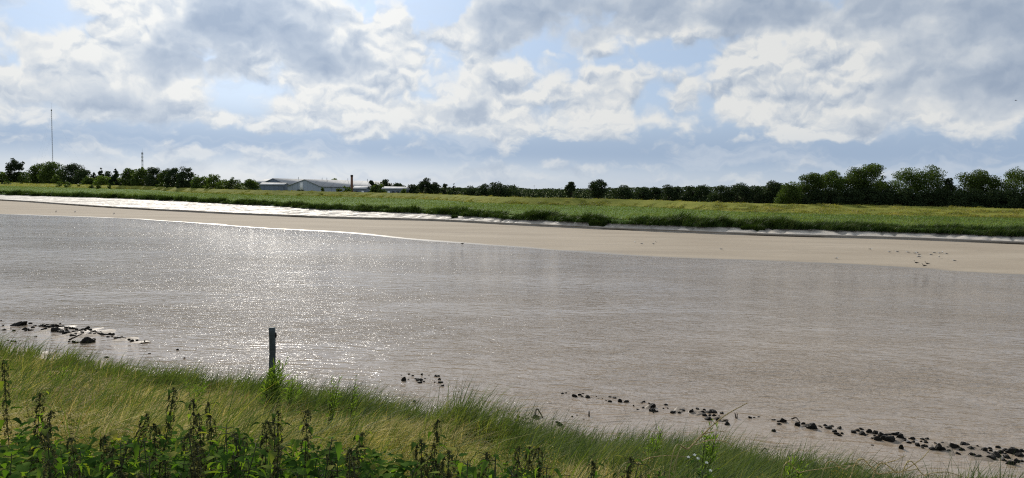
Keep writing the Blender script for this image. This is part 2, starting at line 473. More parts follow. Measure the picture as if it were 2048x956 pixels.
def mat_mud(name, c0, c1):
    m, n = material(name); g = n.new('ShaderNodeTexCoord').outputs['Object']
    big = n.noise(g, 0.35, 5.0, 0.6); fine = n.noise(g, 3.0, 6.0, 0.65)
    c = n.ramp(big, [(0.3, c0), (0.7, c1)])
    n.put(n.b.inputs['Base Color'], c); n.put(n.b.inputs['Roughness'], n.ramp(n.noise(g, 0.9, 4.0, 0.6), [(0.35, (0.55,) * 3), (0.65, (0.8,) * 3)]))
    n.put(n.b.inputs['Specular IOR Level'], n.step(n.noise(n.vm('MULTIPLY', g, (0.05, 0.3, 1)), 1.0, 4.0, 0.6), 0.40, 0.58, 0.02, 0.20))
    bp = n.new('ShaderNodeBump'); bp.inputs['Strength'].default_value = 0.8; bp.inputs['Distance'].default_value = 0.16
    n.put(bp.inputs['Height'], n.m('ADD', n.m('MULTIPLY', big, 1.2), n.m('MULTIPLY', fine, 0.45))); n.put(n.b.inputs['Normal'], bp.outputs[0])
    return m


def mat_turf(name, stops, scale):
    m, n = material(name); g = n.new('ShaderNodeTexCoord').outputs['Object']
    f = n.m('ADD', n.m('MULTIPLY', n.noise(g, scale, 5.0, 0.6), 0.6), n.m('MULTIPLY', n.noise(g, scale * 9, 4.0, 0.6), 0.4))
    n.put(n.b.inputs['Base Color'], n.ramp(f, stops)); n.b.inputs['Roughness'].default_value = 0.95; n.b.inputs['Specular IOR Level'].default_value = 0.02
    bp = n.new('ShaderNodeBump'); bp.inputs['Strength'].default_value = 0.8; bp.inputs['Distance'].default_value = 0.15
    n.put(bp.inputs['Height'], n.noise(g, scale * 14, 5.0, 0.65)); n.put(n.b.inputs['Normal'], bp.outputs[0])
    return m


def mat_water():
    m, n = material('river_water'); g = n.new('ShaderNodeTexCoord').outputs['Object']
    rot = n.new('ShaderNodeVectorRotate', rotation_type='Z_AXIS'); n.put(rot.inputs['Vector'], g); rot.inputs['Angle'].default_value = math.radians(8)
    p = rot.outputs[0]
    wob = n.vm('SUBTRACT', n.noise(p, 0.35, 3.0, 0.5, col=True), (0.5, 0.5, 0.5))
    p = n.vm('ADD', p, n.vm('SCALE', wob, scale=1.3))
    gust = n.noise(n.vm('MULTIPLY', g, (0.035, 0.11, 1)), 1.0, 4.0, 0.55)
    a = n.noise(n.vm('MULTIPLY', p, (0.85, 3.1, 1)), 1.0, 2.0, 0.5)
    b = n.noise(n.vm('MULTIPLY', p, (5.6, 7.0, 1)), 1.0, 3.0, 0.55)
    s = n.noise(n.vm('MULTIPLY', g, (0.22, 0.55, 1)), 1.0, 2.0, 0.5)
    h = n.m('ADD', n.m('MULTIPLY', n.m('MULTIPLY', a, 0.14), n.step(gust, 0.34, 0.64, 0.65, 1.15)), n.m('MULTIPLY', s, 0.12))
    h = n.m('ADD', h, n.m('MULTIPLY', n.m('MULTIPLY', b, 0.058), n.step(gust, 0.36, 0.62, 0.35, 1.2)))
    bp = n.new('ShaderNodeBump'); bp.inputs['Strength'].default_value = 1.0; bp.inputs['Distance'].default_value = 1.0
    n.put(bp.inputs['Height'], h); n.put(n.b.inputs['Normal'], bp.outputs[0])
    silt = n.noise(n.vm('MULTIPLY', g, (0.03, 0.09, 1)), 1.0, 4.0, 0.5)
    n.put(n.b.inputs['Base Color'], n.ramp(silt, [(0.3, (0.208, 0.163, 0.119)), (0.7, (0.262, 0.208, 0.154))]))
    n.b.inputs['Roughness'].default_value = 0.04; n.b.inputs['IOR'].default_value = 1.333
    return m


M_sand, M_mud, M_water, M_shore = mat_sand(), mat_mud('far_mud', (0.27, 0.245, 0.21), (0.40, 0.365, 0.32)), mat_water(), mat_mud('shore_mud', (0.13, 0.105, 0.08), (0.20, 0.165, 0.13))
M_marsh = mat_turf('marsh_turf', [(0.3, (0.055, 0.10, 0.024)), (0.55, (0.085, 0.135, 0.033)), (0.75, (0.125, 0.16, 0.045))], 0.12)
M_bank = mat_turf('embankment_turf', [(0.3, (0.09, 0.11, 0.02)), (0.55, (0.17, 0.175, 0.035)), (0.75, (0.25, 0.22, 0.06))], 0.2)
M_land = mat_turf('field_turf', [(0.3, (0.05, 0.07, 0.02)), (0.7, (0.09, 0.11, 0.035))], 0.02)
M_earth = mat_turf('near_bank_earth', [(0.3, (0.08, 0.085, 0.028)), (0.55, (0.17, 0.155, 0.06)), (0.75, (0.27, 0.23, 0.11))], 0.6)

# --- river
W0 = MB(); W0.add([(-1900, -60, 0), (400, -60, 0), (400, 1500, 0), (-1900, 1500, 0)], [(0, 1, 2, 3)])
tag(W0.build('river', M_water), kind='structure')

# --- sandbank
rip = lambda s, t, u: 0.028 * fbm(s * 0.10, t * 0.35, 21, 4) * math.sin(math.pi * min(u * 1.05, 1.0))
rows = [(T_water - 14, -0.9), (T_water - 2.0, -0.09)] + lerp_rows(T_water, 0.0, T_sand, 0.16, 26, rip, True, lambda u: u ** 0.8)
tag(link('sandbank', mesh_np('sandbank', *lay(rows), M_sand, True)), kind='structure')

# --- mud bank with the small scarp the tide has cut and the gullies that drain it
def gully(s, t, u):
    w = s * 0.55 + 1.6 * fbm(s * 0.05, t * 0.12, 5, 3)
    g = np.abs(fbm(w, t * 0.06, 6, 3)) ** 0.7
    return (-0.38 * (1 - np.minimum(g * 2.6, 1.0)) + 0.14 * fbm(s * 1.1, t * 1.1, 8, 4)) * math.sin(math.pi * min(0.12 + u * 0.8, 1.0))
scarp = 0.10 + 0.34 * np.clip(0.6 + 1.5 * fbm(SS * 0.11, SS * 0 + 2.0, 77, 4), 0, 1)
rows = [(T_sand - 0.3, 0.13), (T_dark + 0.05, 0.17), (T_dark + 0.02, ZD - scarp), (T_dark - 0.10, ZD - 0.09), (T_dark - 0.09, ZD - 0.01)] + lerp_rows(T_dark + 0.08, np.full_like(SS, ZD), T_foot, Z_foot, 16, gully, True, lambda u: u ** 1.15)
rows += [(T_foot + 0.25, Z_foot + 0.25)]
tag(link('mud_bank', mesh_np('mud_bank', *lay(rows), M_mud, True)), kind='structure')

# --- salt marsh and flood embankment
lump = lambda s, t, u: 0.10 * fbm(s * 0.25, t * 0.25, 31, 4)
ZFR = np.maximum(Z_foot + 0.4, ZF2)
rows = [(T_foot + 0.05, Z_foot + 0.10), (T_foot + 0.45, ZFR - 0.12)] + lerp_rows(T_front, ZFR, T_back, np.full_like(SS, ZB), 20, lump)
tag(link('salt_marsh', mesh_np('salt_marsh', *lay(rows), M_marsh, True)), kind='structure')
lump2 = lambda s, t, u: 0.14 * fbm(s * 0.22, t * 0.5, 33, 4) * math.sin(math.pi * min(1, 0.1 + u))
rows = lerp_rows(T_back - 0.3, np.full_like(SS, ZB - 0.05), T_crest, np.full_like(SS, ZC), 16, lump2, True, lambda u: u ** 1.1)
rows += [(T_crest + 2.6, ZC - 0.03), (T_crest + 5, ZC - 0.8), (T_crest + 11, ZLAND + 0.1), (T_crest + 13, ZLAND - 0.1)]
tag(link('flood_embankment', mesh_np('flood_embankment', *lay(rows), M_bank, True)), kind='structure')

# --- flat land beyond, out to the horizon
e = [(-9000, 5000), (-9000, 14000), (9000, 14000), (9000, -3000)]
edge = SS[::12, None] * AL + (T_crest[::12, None] + 11) * NB; edge[:, 2] = ZLAND
far_e = edge + NB * 4000 + AL * (SS[::12, None] * 6); far_e[:, 2] = ZLAND
nE = len(edge); V = np.concatenate([edge, far_e]); i = np.arange(nE - 1)
tag(link('fields', mesh_np('fields', V, np.stack([i, i + 1, i + 1 + nE, i + nE], 1), M_land)), kind='structure')

# --- near bank: slopes from the path under the camera down to the water
shore = np.array([(-300, 650), (0, 692), (180, 715), (320, 743), (480, 764), (600, 779), (700, 796), (830, 816), (960, 833), (1040, 832), (1100, 843), (1200, 880), (1320, 892), (1450, 900), (1560, 922), (1700, 944), (1850, 962), (2048, 1000), (2400, 1070)], float)
SH = ground(shore[:, 0], shore[:, 1], 0.0)
NS = np.concatenate([np.linspace(-260, -42, 40), np.arange(-41, 26, 0.16), np.linspace(27, 200, 30)])
ss_, tt_ = SH @ AL, SH @ NB
o = np.argsort(ss_); ss_, tt_ = ss_[o], tt_[o]
ss_ = np.concatenate([[ss_[0] - 300], ss_, [ss_[-1] + 250]]); tt_ = np.concatenate([[tt_[0] + 12], tt_, [tt_[-1]]])
NT = smooth_curve(ss_, tt_[:, None], NS)[:, 0] + 0.25 * fbm(NS * 0.4, NS * 0 + 4.0, 41, 3)
PROF = np.array([(-6.0, -1.2), (-1.5, -0.16), (0.0, 0.0), (0.9, 0.06), (2.0, 0.17), (3.0, 0.32), (6.0, 1.10), (10.0, 2.30), (13.0, 3.25), (15.0, 3.85), (17.0, 4.3), (18.5, 4.55), (21, 4.8), (30, 3.0), (40, 1.6), (400, 1.6), (6000, 1.6)])


def near_z(x, y):
    """height of the near bank at a point"""
    x = np.asarray(x, float); y = np.asarray(y, float)
    s = x * AL[0] + y * AL[1]; t = x * NB[0] + y * NB[1]
    d = np.interp(s, NS, NT) - t
    z = np.interp(d, PROF[:, 0], PROF[:, 1])
    return z + np.where(d > 0.4, 0.07 * fbm(x * 0.7, y * 0.7, 43, 4) * np.clip(d - .4, 0, 1), 0.012 * fbm(x * 2.2, y * 2.2, 44, 3))


def shore_dist(x, y):
    return np.interp(np.asarray(x) * AL[0] + np.asarray(y) * AL[1], NS, NT) - (np.asarray(x) * NB[0] + np.asarray(y) * NB[1])


dd = np.concatenate([[-6, -3, -1.5, -0.8, -0.4], np.arange(-0.2, 19, 0.22), np.arange(19, 41, 1.0), [60, 150, 400, 2000, 6000]])
T2 = NT[None, :] - dd[:, None]; Pn = NS[None, :, None] * AL + T2[..., None] * NB
Pn[..., 2] = near_z(Pn[..., 0], Pn[..., 1])
cut = int(np.searchsorted(dd, 1.0))


def grid(P):
    a, b = P.shape[:2]; idx = np.arange(a * b).reshape(a, b)
    return P.reshape(-1, 3), np.stack([idx[:-1, :-1], idx[1:, :-1], idx[1:, 1:], idx[:-1, 1:]], -1).reshape(-1, 4)
tag(link('shore_mud', mesh_np('shore_mud', *grid(Pn[:cut + 1]), M_shore, True)), kind='structure')
tag(link('near_bank', mesh_np('near_bank', *grid(Pn[cut:]), M_earth, True)), kind='structure')


def mud_bar(pts, name):
    """low lens of mud along a line of stones, just breaking the water"""
    P = ground(np.array([p[0] for p in pts], float), np.array([p[1] for p in pts], float), 0.0); W = np.array([p[2] for p in pts], float)
    t = np.linspace(0, 1, len(P)); tq = np.linspace(0, 1, 140); C = smooth_curve(t, P, tq); w = smooth_curve(t, W[:, None], tq)[:, 0]
    up = np.clip(0.35 + 2.2 * fbm(tq * 22, tq * 0, 91, 4), 0, 1); w = w * (1.2 + 0.8 * up)
    d = np.gradient(C, axis=0); d /= np.linalg.norm(d, axis=1)[:, None]; nn = np.stack([-d[:, 1], d[:, 0], d[:, 2] * 0], 1)
    rows = []
    for k in np.linspace(-1, 1, 15):
        q = C + nn * (w * k)[:, None]; q[:, 2] = 0.06 * (1 - k * k) * up - 0.022 + 0.02 * fbm(q[:, 0] * 3, q[:, 1] * 3, 92, 4); rows.append(q)
    tag(link(name, mesh_np(name, *grid(np.stack(rows)), M_shore, True)), kind='structure')


mud_bar([(1530, 846, .10), (1620, 852, .22), (1700, 862, .22), (1780, 876, .30), (1860, 892, .32), (1940, 903, .35), (2040, 916, .5), (2110, 926, .5)], 'mud_bar')
mud_bar([(1110, 788, .06), (1250, 803, .10), (1310, 814, .22), (1400, 826, .22), (1450, 842, .10)], 'mud_bar')
mud_bar([(-30, 646, .4), (30, 654, .5), (90, 656, .6), (150, 664, .8), (210, 671, .5), (290, 686, .2)], 'mud_bar')

# ------------------------------------------------------------------ trees and bushes
M_leaf_green = leafy('broadleaf_leaves', [(0.0, (0.027, 0.048, 0.013)), (0.5, (0.052, 0.082, 0.022)), (1.0, (0.092, 0.120, 0.034))], 0.34, 0.5, (1.2, 1.3, 0.4), 0.22)
M_leaf_dark = leafy('dark_leaves', [(0.0, (0.017, 0.028, 0.016)), (0.6, (0.032, 0.050, 0.023)), (1.0, (0.055, 0.073, 0.030))], 0.24, 0.6, (1.1, 1.2, 0.5), 0.2)
M_leaf_light = leafy('light_leaves', [(0.0, (0.04, 0.07, 0.016)), (0.5, (0.075, 0.115, 0.026)), (1.0, (0.115, 0.15, 0.04))], 0.38, 0.5, (1.2, 1.25, 0.4), 0.18)
M_needle = leafy('needles', [(0.0, (0.012, 0.026, 0.012)), (1.0, (0.03, 0.05, 0.02))], 0.12, 0.6, (1.1, 1.2, 0.5), 0.15)
M_bark = plain('bark', (0.06, 0.048, 0.036), 0.9, var=0.4, scale=4, bump=0.6)


def leaf_quads(C, size, droop=None):
    """one rhombic leaf clump at every point of C, randomly turned"""
    n = len(C)
    a = RNG.normal(size=(n, 3)); a /= np.linalg.norm(a, axis=1)[:, None]
    b = np.cross(a, RNG.normal(size=(n, 3))); b /= np.linalg.norm(b, axis=1)[:, None] + 1e-9
    s = (size * RNG.uniform(0.55, 1.35, n))[:, None]
    nrm = np.cross(a, b)
    V = np.stack([C - a * s, C + b * s * 0.55 + nrm * s * .15, C + a * s, C - b * s * 0.55 + nrm * s * .15], 1).reshape(-1, 3)
    q = np.arange(4 * n).reshape(n, 4)
    return V, q


def crown_clumps(kind, h, w, n, wind):
    """clump centres and radii inside a crown of total height h and width w standing on the origin"""
    C = []; R = []
    if kind == 'spruce':
        for i in range(n):
            u = RNG.uniform(0.06, 1.0) ** 0.8; r = (1 - u) ** 0.8 * w / 2 * 1.15 * RNG.uniform(0.4, 1.0); th = RNG.uniform(0, 2 * math.pi)
            C.append((r * math.cos(th), r * math.sin(th), h * u)); R.append(w * 0.15 * (1.2 - u))
        return np.array(C), np.array(R)
    lo = {'lollipop': 0.30, 'round': 0.03, 'wind': 0.10, 'bush': 0.0, 'poplar': 0.08, 'sparse': 0.25}[kind]
    while len(C) < n:
        p = RNG.normal(size=3); p /= np.linalg.norm(p); r = RNG.uniform(0.35, 1.0) ** 0.5
        p = p * r
        if kind == 'bush': p[2] = abs(p[2])
        z = lo + (1 - lo) * (p[2] * 0.5 + 0.5) if kind != 'bush' else p[2]
        zz = (z - lo) / (1 - lo)
        prof = {'poplar': 0.75 + 0.25 * math.sin(zz * 3), 'wind': 0.85 + .15 * zz, 'round': 1.12 - 0.25 * zz}.get(kind, 1.0)
        rr = w * RNG.uniform(0.11, 0.19)
        C.append((p[0] * (w / 2 - rr * .7) * prof + wind * (zz ** 1.4) * w, p[1] * (w / 2 - rr * .7) * prof, min(z * h, h - rr * 0.55))); R.append(rr)
    return np.array(C), np.array(R)


def tree_mesh(kind, h, w, nleaf, leaf, nclump, wind=0.0, lobes=None):
    C, R = crown_clumps(kind, h, w, nclump, wind)
    if lobes:
        for (fx, fz, k) in lobes:          # an extra head on one side
            for _ in range(k):
                C = np.vstack([C, [fx * w / 2 + RNG.normal() * w * 0.09, RNG.normal() * w * .1, h * fz + RNG.normal() * h * 0.05]]); R = np.append(R, w * 0.12)
    wgt = R ** 2; wgt /= wgt.sum()
    k = RNG.choice(len(C), nleaf, p=wgt)
    p = RNG.normal(size=(nleaf, 3)); p /= np.linalg.norm(p, axis=1)[:, None]
    p *= (RNG.uniform(0.15, 1.0, nleaf) ** 0.4)[:, None]
    P = C[k] + p * R[k][:, None] * np.array([1.15, 1.15, 0.8])
    if wind: P[:, 0] += RNG.uniform(0, 0.5, nleaf) ** 2 * R[k] * 1.5
    P[:, 2] = np.maximum(P[:, 2], 0.05)
    V, q = leaf_quads(P, leaf)
    B = MB()
    tr = max(0.10, h * 0.022); top = h * (0.62 if kind != 'spruce' else 0.95)
    lean = wind * w * 0.5
    B.tube([(0, 0, -0.4), (lean * .05, 0, h * .12), (lean * .25 + .02 * h, 0.01 * h, top * .5), (lean * .7, 0, top)], [tr * 1.3, tr, tr * .7, tr * .25], 6)
    if kind != 'spruce':
        for j in RNG.choice(len(C), min(len(C), 12), replace=False):
            z0 = h * RNG.uniform(0.12, 0.35); s0 = np.array([lean * z0 / max(top, .1) * .5, 0, z0]); e0 = C[j]; mid = (s0 + e0) / 2 + RNG.normal(size=3) * w * 0.04 + np.array([0, 0, -0.05 * h])
            B.tube([s0, mid, e0], [tr * .55, tr * .38, tr * .1], 5, False)
    return mesh_np('crown', V, q, None), B.mesh('trunk', M_bark)


def plant_tree(px, top, wpx, base_px, kind, mat, label, cat='tree', group=None, name='broadleaf_tree', wind=0.0, dist=None, dens=1.0, lobes=None, zbase=None, leafk=1.0):
    """a tree whose foot stands dist metres behind the line of the embankment crest on column px of the photograph"""
    zb = ZLAND if zbase is None else zbase
    s = None
    # crest depth on this bearing
    d = ray(px, 400.0); u = d[:2] / d[1]
    sline = (SS * AL[0] + T_crest * NB[0], SS * AL[1] + T_crest * NB[1])
    diff = sline[0] - u[0] * sline[1]
    j = np.argmin(np.abs(diff) + (sline[1] < 20) * 1e6)
    Y = sline[1][j] + dist
    p = at_depth(px, top, Y)
    h = p[2] - zb; w = (1.35 if mat is M_leaf_dark and kind == 'round' and 820 < px < 1560 else 1.14) * wpx * Y / F
    area = wpx * min(h * F / Y, 90) / 4.0                  # pixels of the 1024 px picture
    nleaf = int(np.clip(area * 12.0 * dens, 400, 14000))
    leaf = max(0.13, 0.68 * Y / (F / 2)) * leafk
    nclump = int(np.clip(nleaf / 70, 18, 80))
    cm, tm = tree_mesh(kind, h, w, nleaf, leaf, nclump, wind, lobes)
    cm.materials.append(mat)
    e = empty(name, (p[0], p[1], zb), 0.0)
    tag(e, label, cat, group)
    link('crown', cm, e); link('trunk', tm, e)
    return e


G, DK, LT, ND = M_leaf_green, M_leaf_dark, M_leaf_light, M_needle
GL = 'trees behind the far embankment on the left'
GC = 'trees of the dark far treeline'
GR = 'windblown trees on the right of the far bank'
TREES = [
    # left group (px, top, width px, kind, material, dist, label, group, name, extra)
    (4, 342, 34, 'bush', G, 30, 'low green bush at the left edge of the far bank beside the tall narrow tree', GL, 'bush', {}),
    (28, 315, 27, 'poplar', DK, 40, 'tall narrow dark tree with a second lower head, far left of the far bank', GL, 'poplar_tree', dict(lobes=[(0.9, 0.78, 7)])),
    (55, 341, 34, 'bush', G, 55, 'low bush between the tall narrow tree and the broad round tree', GL, 'bush', {}),
    (82, 328, 46, 'round', G, 30, 'left half of the broad round tree pair below the tall guyed mast', GL, 'broadleaf_tree', {}),
    (104, 325, 46, 'round', G, 26, 'round tree standing right at the foot of the tall guyed mast', GL, 'broadleaf_tree', {}),
    (147, 327, 46, 'round', DK, 22, 'dark domed tree right of the guyed mast, sloping down to the right', GL, 'broadleaf_tree', {}),
    (168, 339, 36, 'round', DK, 26, 'lower shoulder tree just right of the dark domed tree', GL, 'broadleaf_tree', {}),
    (115, 350, 26, 'bush', LT, 12, 'small pale bush in front of the two round trees by the mast', GL, 'bush', {}),
    (188, 345, 22, 'spruce', ND, 30, 'short dark conifer left of the taller pointed conifer', GL, 'conifer_tree', {}),
    (202, 335, 26, 'spruce', ND, 26, 'dark pointed conifer between the domed tree and the long tree row', GL, 'conifer_tree', {}),
    (231, 338, 27, 'spruce', ND, 18, 'dark conifer just left of the long dense tree row', GL, 'conifer_tree', {}),
    (176, 352, 34, 'bush', G, 12, 'green bush at the foot of the conifers, left of the pale bush', GL, 'bush', {}),
    (206, 350, 34, 'bush', LT, 9, 'pale green bush at the foot of the pointed conifers', GL, 'bush', {}),
    (214, 343, 30, 'round', DK, 60, 'dark tree peeping out behind the two pointed conifers', GL, 'broadleaf_tree', {}),
    (258, 337, 34, 'round', G, 16, 'first tree at the left end of the long dense row', GL, 'broadleaf_tree', {}),
    (284, 333, 22, 'spruce', DK, 40, 'dark pointed treetop directly below the short lattice tower', GL, 'conifer_tree', {}),
    (283, 337, 38, 'round', G, 16, 'tree in the long dense row directly below the short lattice tower', GL, 'broadleaf_tree', {}),
    (307, 335, 34, 'round', DK, 14, 'dark tree in the long dense row, just right of the short lattice tower', GL, 'broadleaf_tree', {}),
    (330, 341, 30, 'round', G, 14, 'lower tree in the dip of the long dense row', GL, 'broadleaf_tree', {}),
    (346, 334, 32, 'round', DK, 14, 'tall tree in the long dense row, second from its right-hand peak', GL, 'broadleaf_tree', {}),
    (371, 334, 34, 'round', DK, 14, 'tall tree forming the right-hand peak of the long dense row', GL, 'broadleaf_tree', {}),
    (399, 347, 36, 'round', G, 14, 'medium green tree stepping down right of the dense row', GL, 'broadleaf_tree', {}),
    (426, 349, 34, 'round', LT, 13, 'light green loose tree between the dense row and the warehouses', GL, 'broadleaf_tree', dict(dens=.8)),
    (448, 355, 30, 'round', LT, 13, 'low light green tree, third from the warehouse wall', GL, 'broadleaf_tree', dict(dens=.8)),
    (470, 355, 34, 'round', G, 13, 'low green tree, second from the warehouse wall', GL, 'broadleaf_tree', dict(dens=.8)),
    (502, 359, 38, 'round', G, 12, 'lowest green tree touching the left end of the warehouses', GL, 'broadleaf_tree', {}),
    # around the warehouses and the chimney
    (671, 357, 28, 'round', LT, 180, 'light green tree rising behind the roofs of the warehouses', GC, 'broadleaf_tree', {}),
    (645, 374, 10, 'bush', G, 9, 'small dark bush against the large grey gable wall', GC, 'bush', {}),
    (600, 375, 18, 'bush', DK, 9, 'low dark hedge below the left eave of the large grey gable', GC, 'bush', {}),
    (680, 373, 17, 'bush', LT, 8, 'pale bush in front of the warehouses left of the chimney', GC, 'bush', {}),
    (694, 369, 22, 'bush', G, 9, 'green bush right up against the left side of the brick chimney', GC, 'bush', {}),
    (721, 367, 20, 'round', DK, 150, 'dark small tree behind the low sheds right of the chimney', GC, 'broadleaf_tree', {}),
    (744, 359, 18, 'round', DK, 80, 'dark narrow tree behind the green tree over the low sheds', GC, 'broadleaf_tree', {}),
    (757, 364, 28, 'round', G, 8, 'green tree standing in front of the low sheds right of the chimney', GC, 'broadleaf_tree', {}),
    (771, 357, 28, 'round', DK, 90, 'taller rounded tree over the low sheds', GC, 'broadleaf_tree', {}),
    (796, 367, 30, 'round', DK, 100, 'low dark tree behind the long pale shed roof', GC, 'broadleaf_tree', {}),
    (738, 379, 14, 'bush', G, 8, 'small bush by the low shed wall, left of the green tree', GC, 'bush', {}),
    (806, 377, 20, 'bush', G, 8, 'dark bush at the right end of the long pale shed', GC, 'bush', {}),
    # centre treeline
    (829, 367, 28, 'round', DK, 60, 'dark low tree left of the tall dark tree at the end of the sheds', GC, 'broadleaf_tree', {}),
    (851, 356, 23, 'round', DK, 50, 'tall dark tree that starts the treeline right of the sheds', GC, 'broadleaf_tree', dict(dens=1.3)),
    (868, 365, 24, 'round', DK, 60, 'dark tree on the right shoulder of the tall dark tree', GC, 'broadleaf_tree', {}),
    (890, 367, 14, 'sparse', DK, 70, 'thin see-through treetop above the dark treeline', GC, 'broadleaf_tree', dict(dens=.6)),
    (908, 367, 13, 'spruce', ND, 70, 'small conifer poking out of the dark treeline', GC, 'conifer_tree', {}),
    (942, 372, 32, 'round', DK, 80, 'low rounded mound of a tree right of the small conifer', GC, 'broadleaf_tree', {}),
    (969, 368, 28, 'round', DK, 80, 'left one of the three merging dark trees in the middle of the treeline', GC, 'broadleaf_tree', {}),
    (995, 364, 30, 'round', DK, 80, 'tallest of the three merging dark trees in the middle of the treeline', GC, 'broadleaf_tree', {}),
    (1021, 371, 36, 'round', DK, 90, 'flat-topped right one of the three merging dark trees', GC, 'broadleaf_tree', {}),
    (1142, 363, 22, 'lollipop', DK, 60, 'smaller of the two lone round-headed trees above the level treeline', GC, 'broadleaf_tree', dict(dens=.75)),
    (1196, 359, 36, 'lollipop', DK, 60, 'larger of the two lone round-headed trees above the level treeline', GC, 'broadleaf_tree', dict(dens=.8)),
    (1246, 371, 36, 'round', DK, 70, 'dark tree next to the right of the two lone round-headed trees', GC, 'broadleaf_tree', {}),
    (1286, 375, 34, 'round', DK, 80, 'low dark tree in the dip between two taller dark clumps', GC, 'broadleaf_tree', {}),
    (1311, 375, 28, 'round', DK, 80, 'low dark tree just left of the square-shouldered dark clump', GC, 'broadleaf_tree', {}),
    (1338, 370, 32, 'round', DK, 60, 'left part of the square-shouldered dark clump', GC, 'broadleaf_tree', {}),
    (1356, 373, 28, 'round', DK, 60, 'right part of the square-shouldered dark clump', GC, 'broadleaf_tree', {}),
    (1381, 371, 34, 'round', DK, 60, 'dark tree left of the notch in the treeline', GC, 'broadleaf_tree', {}),
    (1406, 370, 34, 'round', DK, 60, 'dark tree directly at the left side of the notch in the treeline', GC, 'broadleaf_tree', {}),
    (1440, 371, 38, 'round', DK, 50, 'dark tree directly at the right side of the notch in the treeline', GC, 'broadleaf_tree', {}),
    (1476, 366, 42, 'round', DK, 50, 'broad dark tree, highest of the stretch left of the windblown trees', GC, 'broadleaf_tree', {}),
    (1513, 372, 40, 'round', DK, 50, 'dark tree below and left of the loose-headed tree', GC, 'broadleaf_tree', {}),
    (1550, 362, 40, 'sparse', DK, 45, 'loose-headed dark tree just left of the windblown trees', GC, 'broadleaf_tree', dict(dens=1.1)),
    (1548, 374, 44, 'round', DK, 46, 'dark undergrowth tree beneath the loose-headed tree', GC, 'broadleaf_tree', {}),
    # right group, nearer and windblown
    (1580, 363, 50, 'round', G, 10, 'low green willow at the left end of the windblown trees', GR, 'willow_tree', {}),
    (1614, 346, 58, 'wind', G, 14, 'second windblown tree from the left, above the low willow', GR, 'windblown_tree', {}),
    (1655, 342, 60, 'wind', G, 16, 'third windblown tree from the left, rising towards the tallest', GR, 'windblown_tree', {}),
    (1700, 335, 62, 'wind', G, 16, 'windblown tree leaning against the left side of the tallest one', GR, 'windblown_tree', {}),
    (1733, 328, 62, 'wind', G, 15, 'tallest windblown tree with a steep right-hand edge', GR, 'windblown_tree', {}),
    (1764, 350, 28, 'round', DK, 18, 'small dark tree in the first gap of the windblown trees', GR, 'broadleaf_tree', {}),
    (1806, 337, 66, 'wind', G, 15, 'left tree of the middle windblown pair, with branches showing', GR, 'windblown_tree', dict(dens=.85)),
    (1852, 331, 66, 'wind', G, 15, 'right tree of the middle windblown pair, with a dark bent trunk', GR, 'windblown_tree', dict(dens=.85)),
    (1898, 357, 36, 'round', DK, 17, 'small dark tree in the second gap of the windblown trees', GR, 'broadleaf_tree', {}),
    (1936, 340, 60, 'wind', G, 15, 'left part of the windblown tree with sky showing through its crown', GR, 'windblown_tree', dict(dens=.8)),
    (1962, 335, 62, 'wind', G, 16, 'right part of the windblown tree with sky showing through its crown', GR, 'windblown_tree', dict(dens=.85)),
    (2030, 334, 72, 'wind', G, 14, 'windblown tree cut by the right edge of the picture', GR, 'windblown_tree', {}),
]
for i, (px, top, w, kind, mat, dist, label, grp, nm, ex) in enumerate(TREES):
    plant_tree(px, top, w, None, kind, mat, label, 'bush' if kind == 'bush' else 'tree', grp, nm, wind=0.16 if kind == 'wind' else 0.0, dist=dist, **ex)
# dark undergrowth that closes the row of windblown trees below
under = [(1600, 385, 50), (1632, 378, 52), (1668, 376, 52), (1704, 374, 54), (1740, 372, 54), (1774, 378, 50), (1812, 378, 54), (1846, 376, 52), (1882, 376, 50), (1916, 378, 52), (1952, 378, 54), (1990, 378, 50), (2026, 376, 54), (2064, 376, 60)]
words = ['first', 'second', 'third', 'fourth', 'fifth', 'sixth', 'seventh', 'eighth', 'ninth', 'tenth', 'eleventh', 'twelfth', 'thirteenth', 'fourteenth']
for k, (px, top, w) in enumerate(under):
    plant_tree(px, top, w, None, 'bush', DK, 'dark bush under the windblown trees, %s from the left' % words[k], 'bush', 'dark bushes under the windblown trees', 'bush', dist=11, dens=1.2)

# the level dark wood along the middle of the horizon reads as one mass
def wood(name, px0, px1, top_fn, dist, n, label, mat):
    sl = (SS * AL[0] + T_crest * NB[0], SS * AL[1] + T_crest * NB[1]); ok = sl[1] > 20
    bx = sl[0][ok] / sl[1][ok]; by = sl[1][ok]; o = np.argsort(bx)
    px = RNG.uniform(px0, px1, n)
    b = (ray(px, np.full(n, 390.0))); b = b[:, 0] / b[:, 1]
    Y = np.interp(b, bx[o], by[o]) + dist + RNG.uniform(0, 14, n)
    tp = at_depth(px, top_fn(px), Y)[:, 2]
    u = 1 - RNG.uniform(0, 1, n) ** 1.2
    z = ZLAND + (tp - ZLAND) * u
    P = np.stack([b * Y, Y, z], 1)
    V, q = leaf_quads(P, 0.62 * Y / (F / 2) * 1.5)
    o = link(name, mesh_np(name, V, q, mat))
    tag(o, label, 'wood', kind='stuff')
tf = lambda px: 377.2 - 0.010 * np.clip(px - 1120, 0, 500) - 3.0 * np.clip((940 - px) / 100, 0, 1) + 2.2 * fbm(px * 0.03, px * 0, 51, 4) + 1.8 * fbm(px * 0.16, px * 0, 52, 3)
wood('distant_wood', 825, 1600, tf, 78, 34000, 'level dark wood along the horizon behind the middle of the far embankment', DK)
tf2 = lambda px: 352 + (px - 0) * 0.02 + 3.0 * fbm(px * 0.05, px * 0, 53, 4)
wood('distant_hedge', -60, 400, tf2, 40, 9000, 'low dark hedge filling the gaps between the trees on the left', G)
tf3 = lambda px: 374 + 2.0 * fbm(px * 0.08, px * 0, 54, 4)
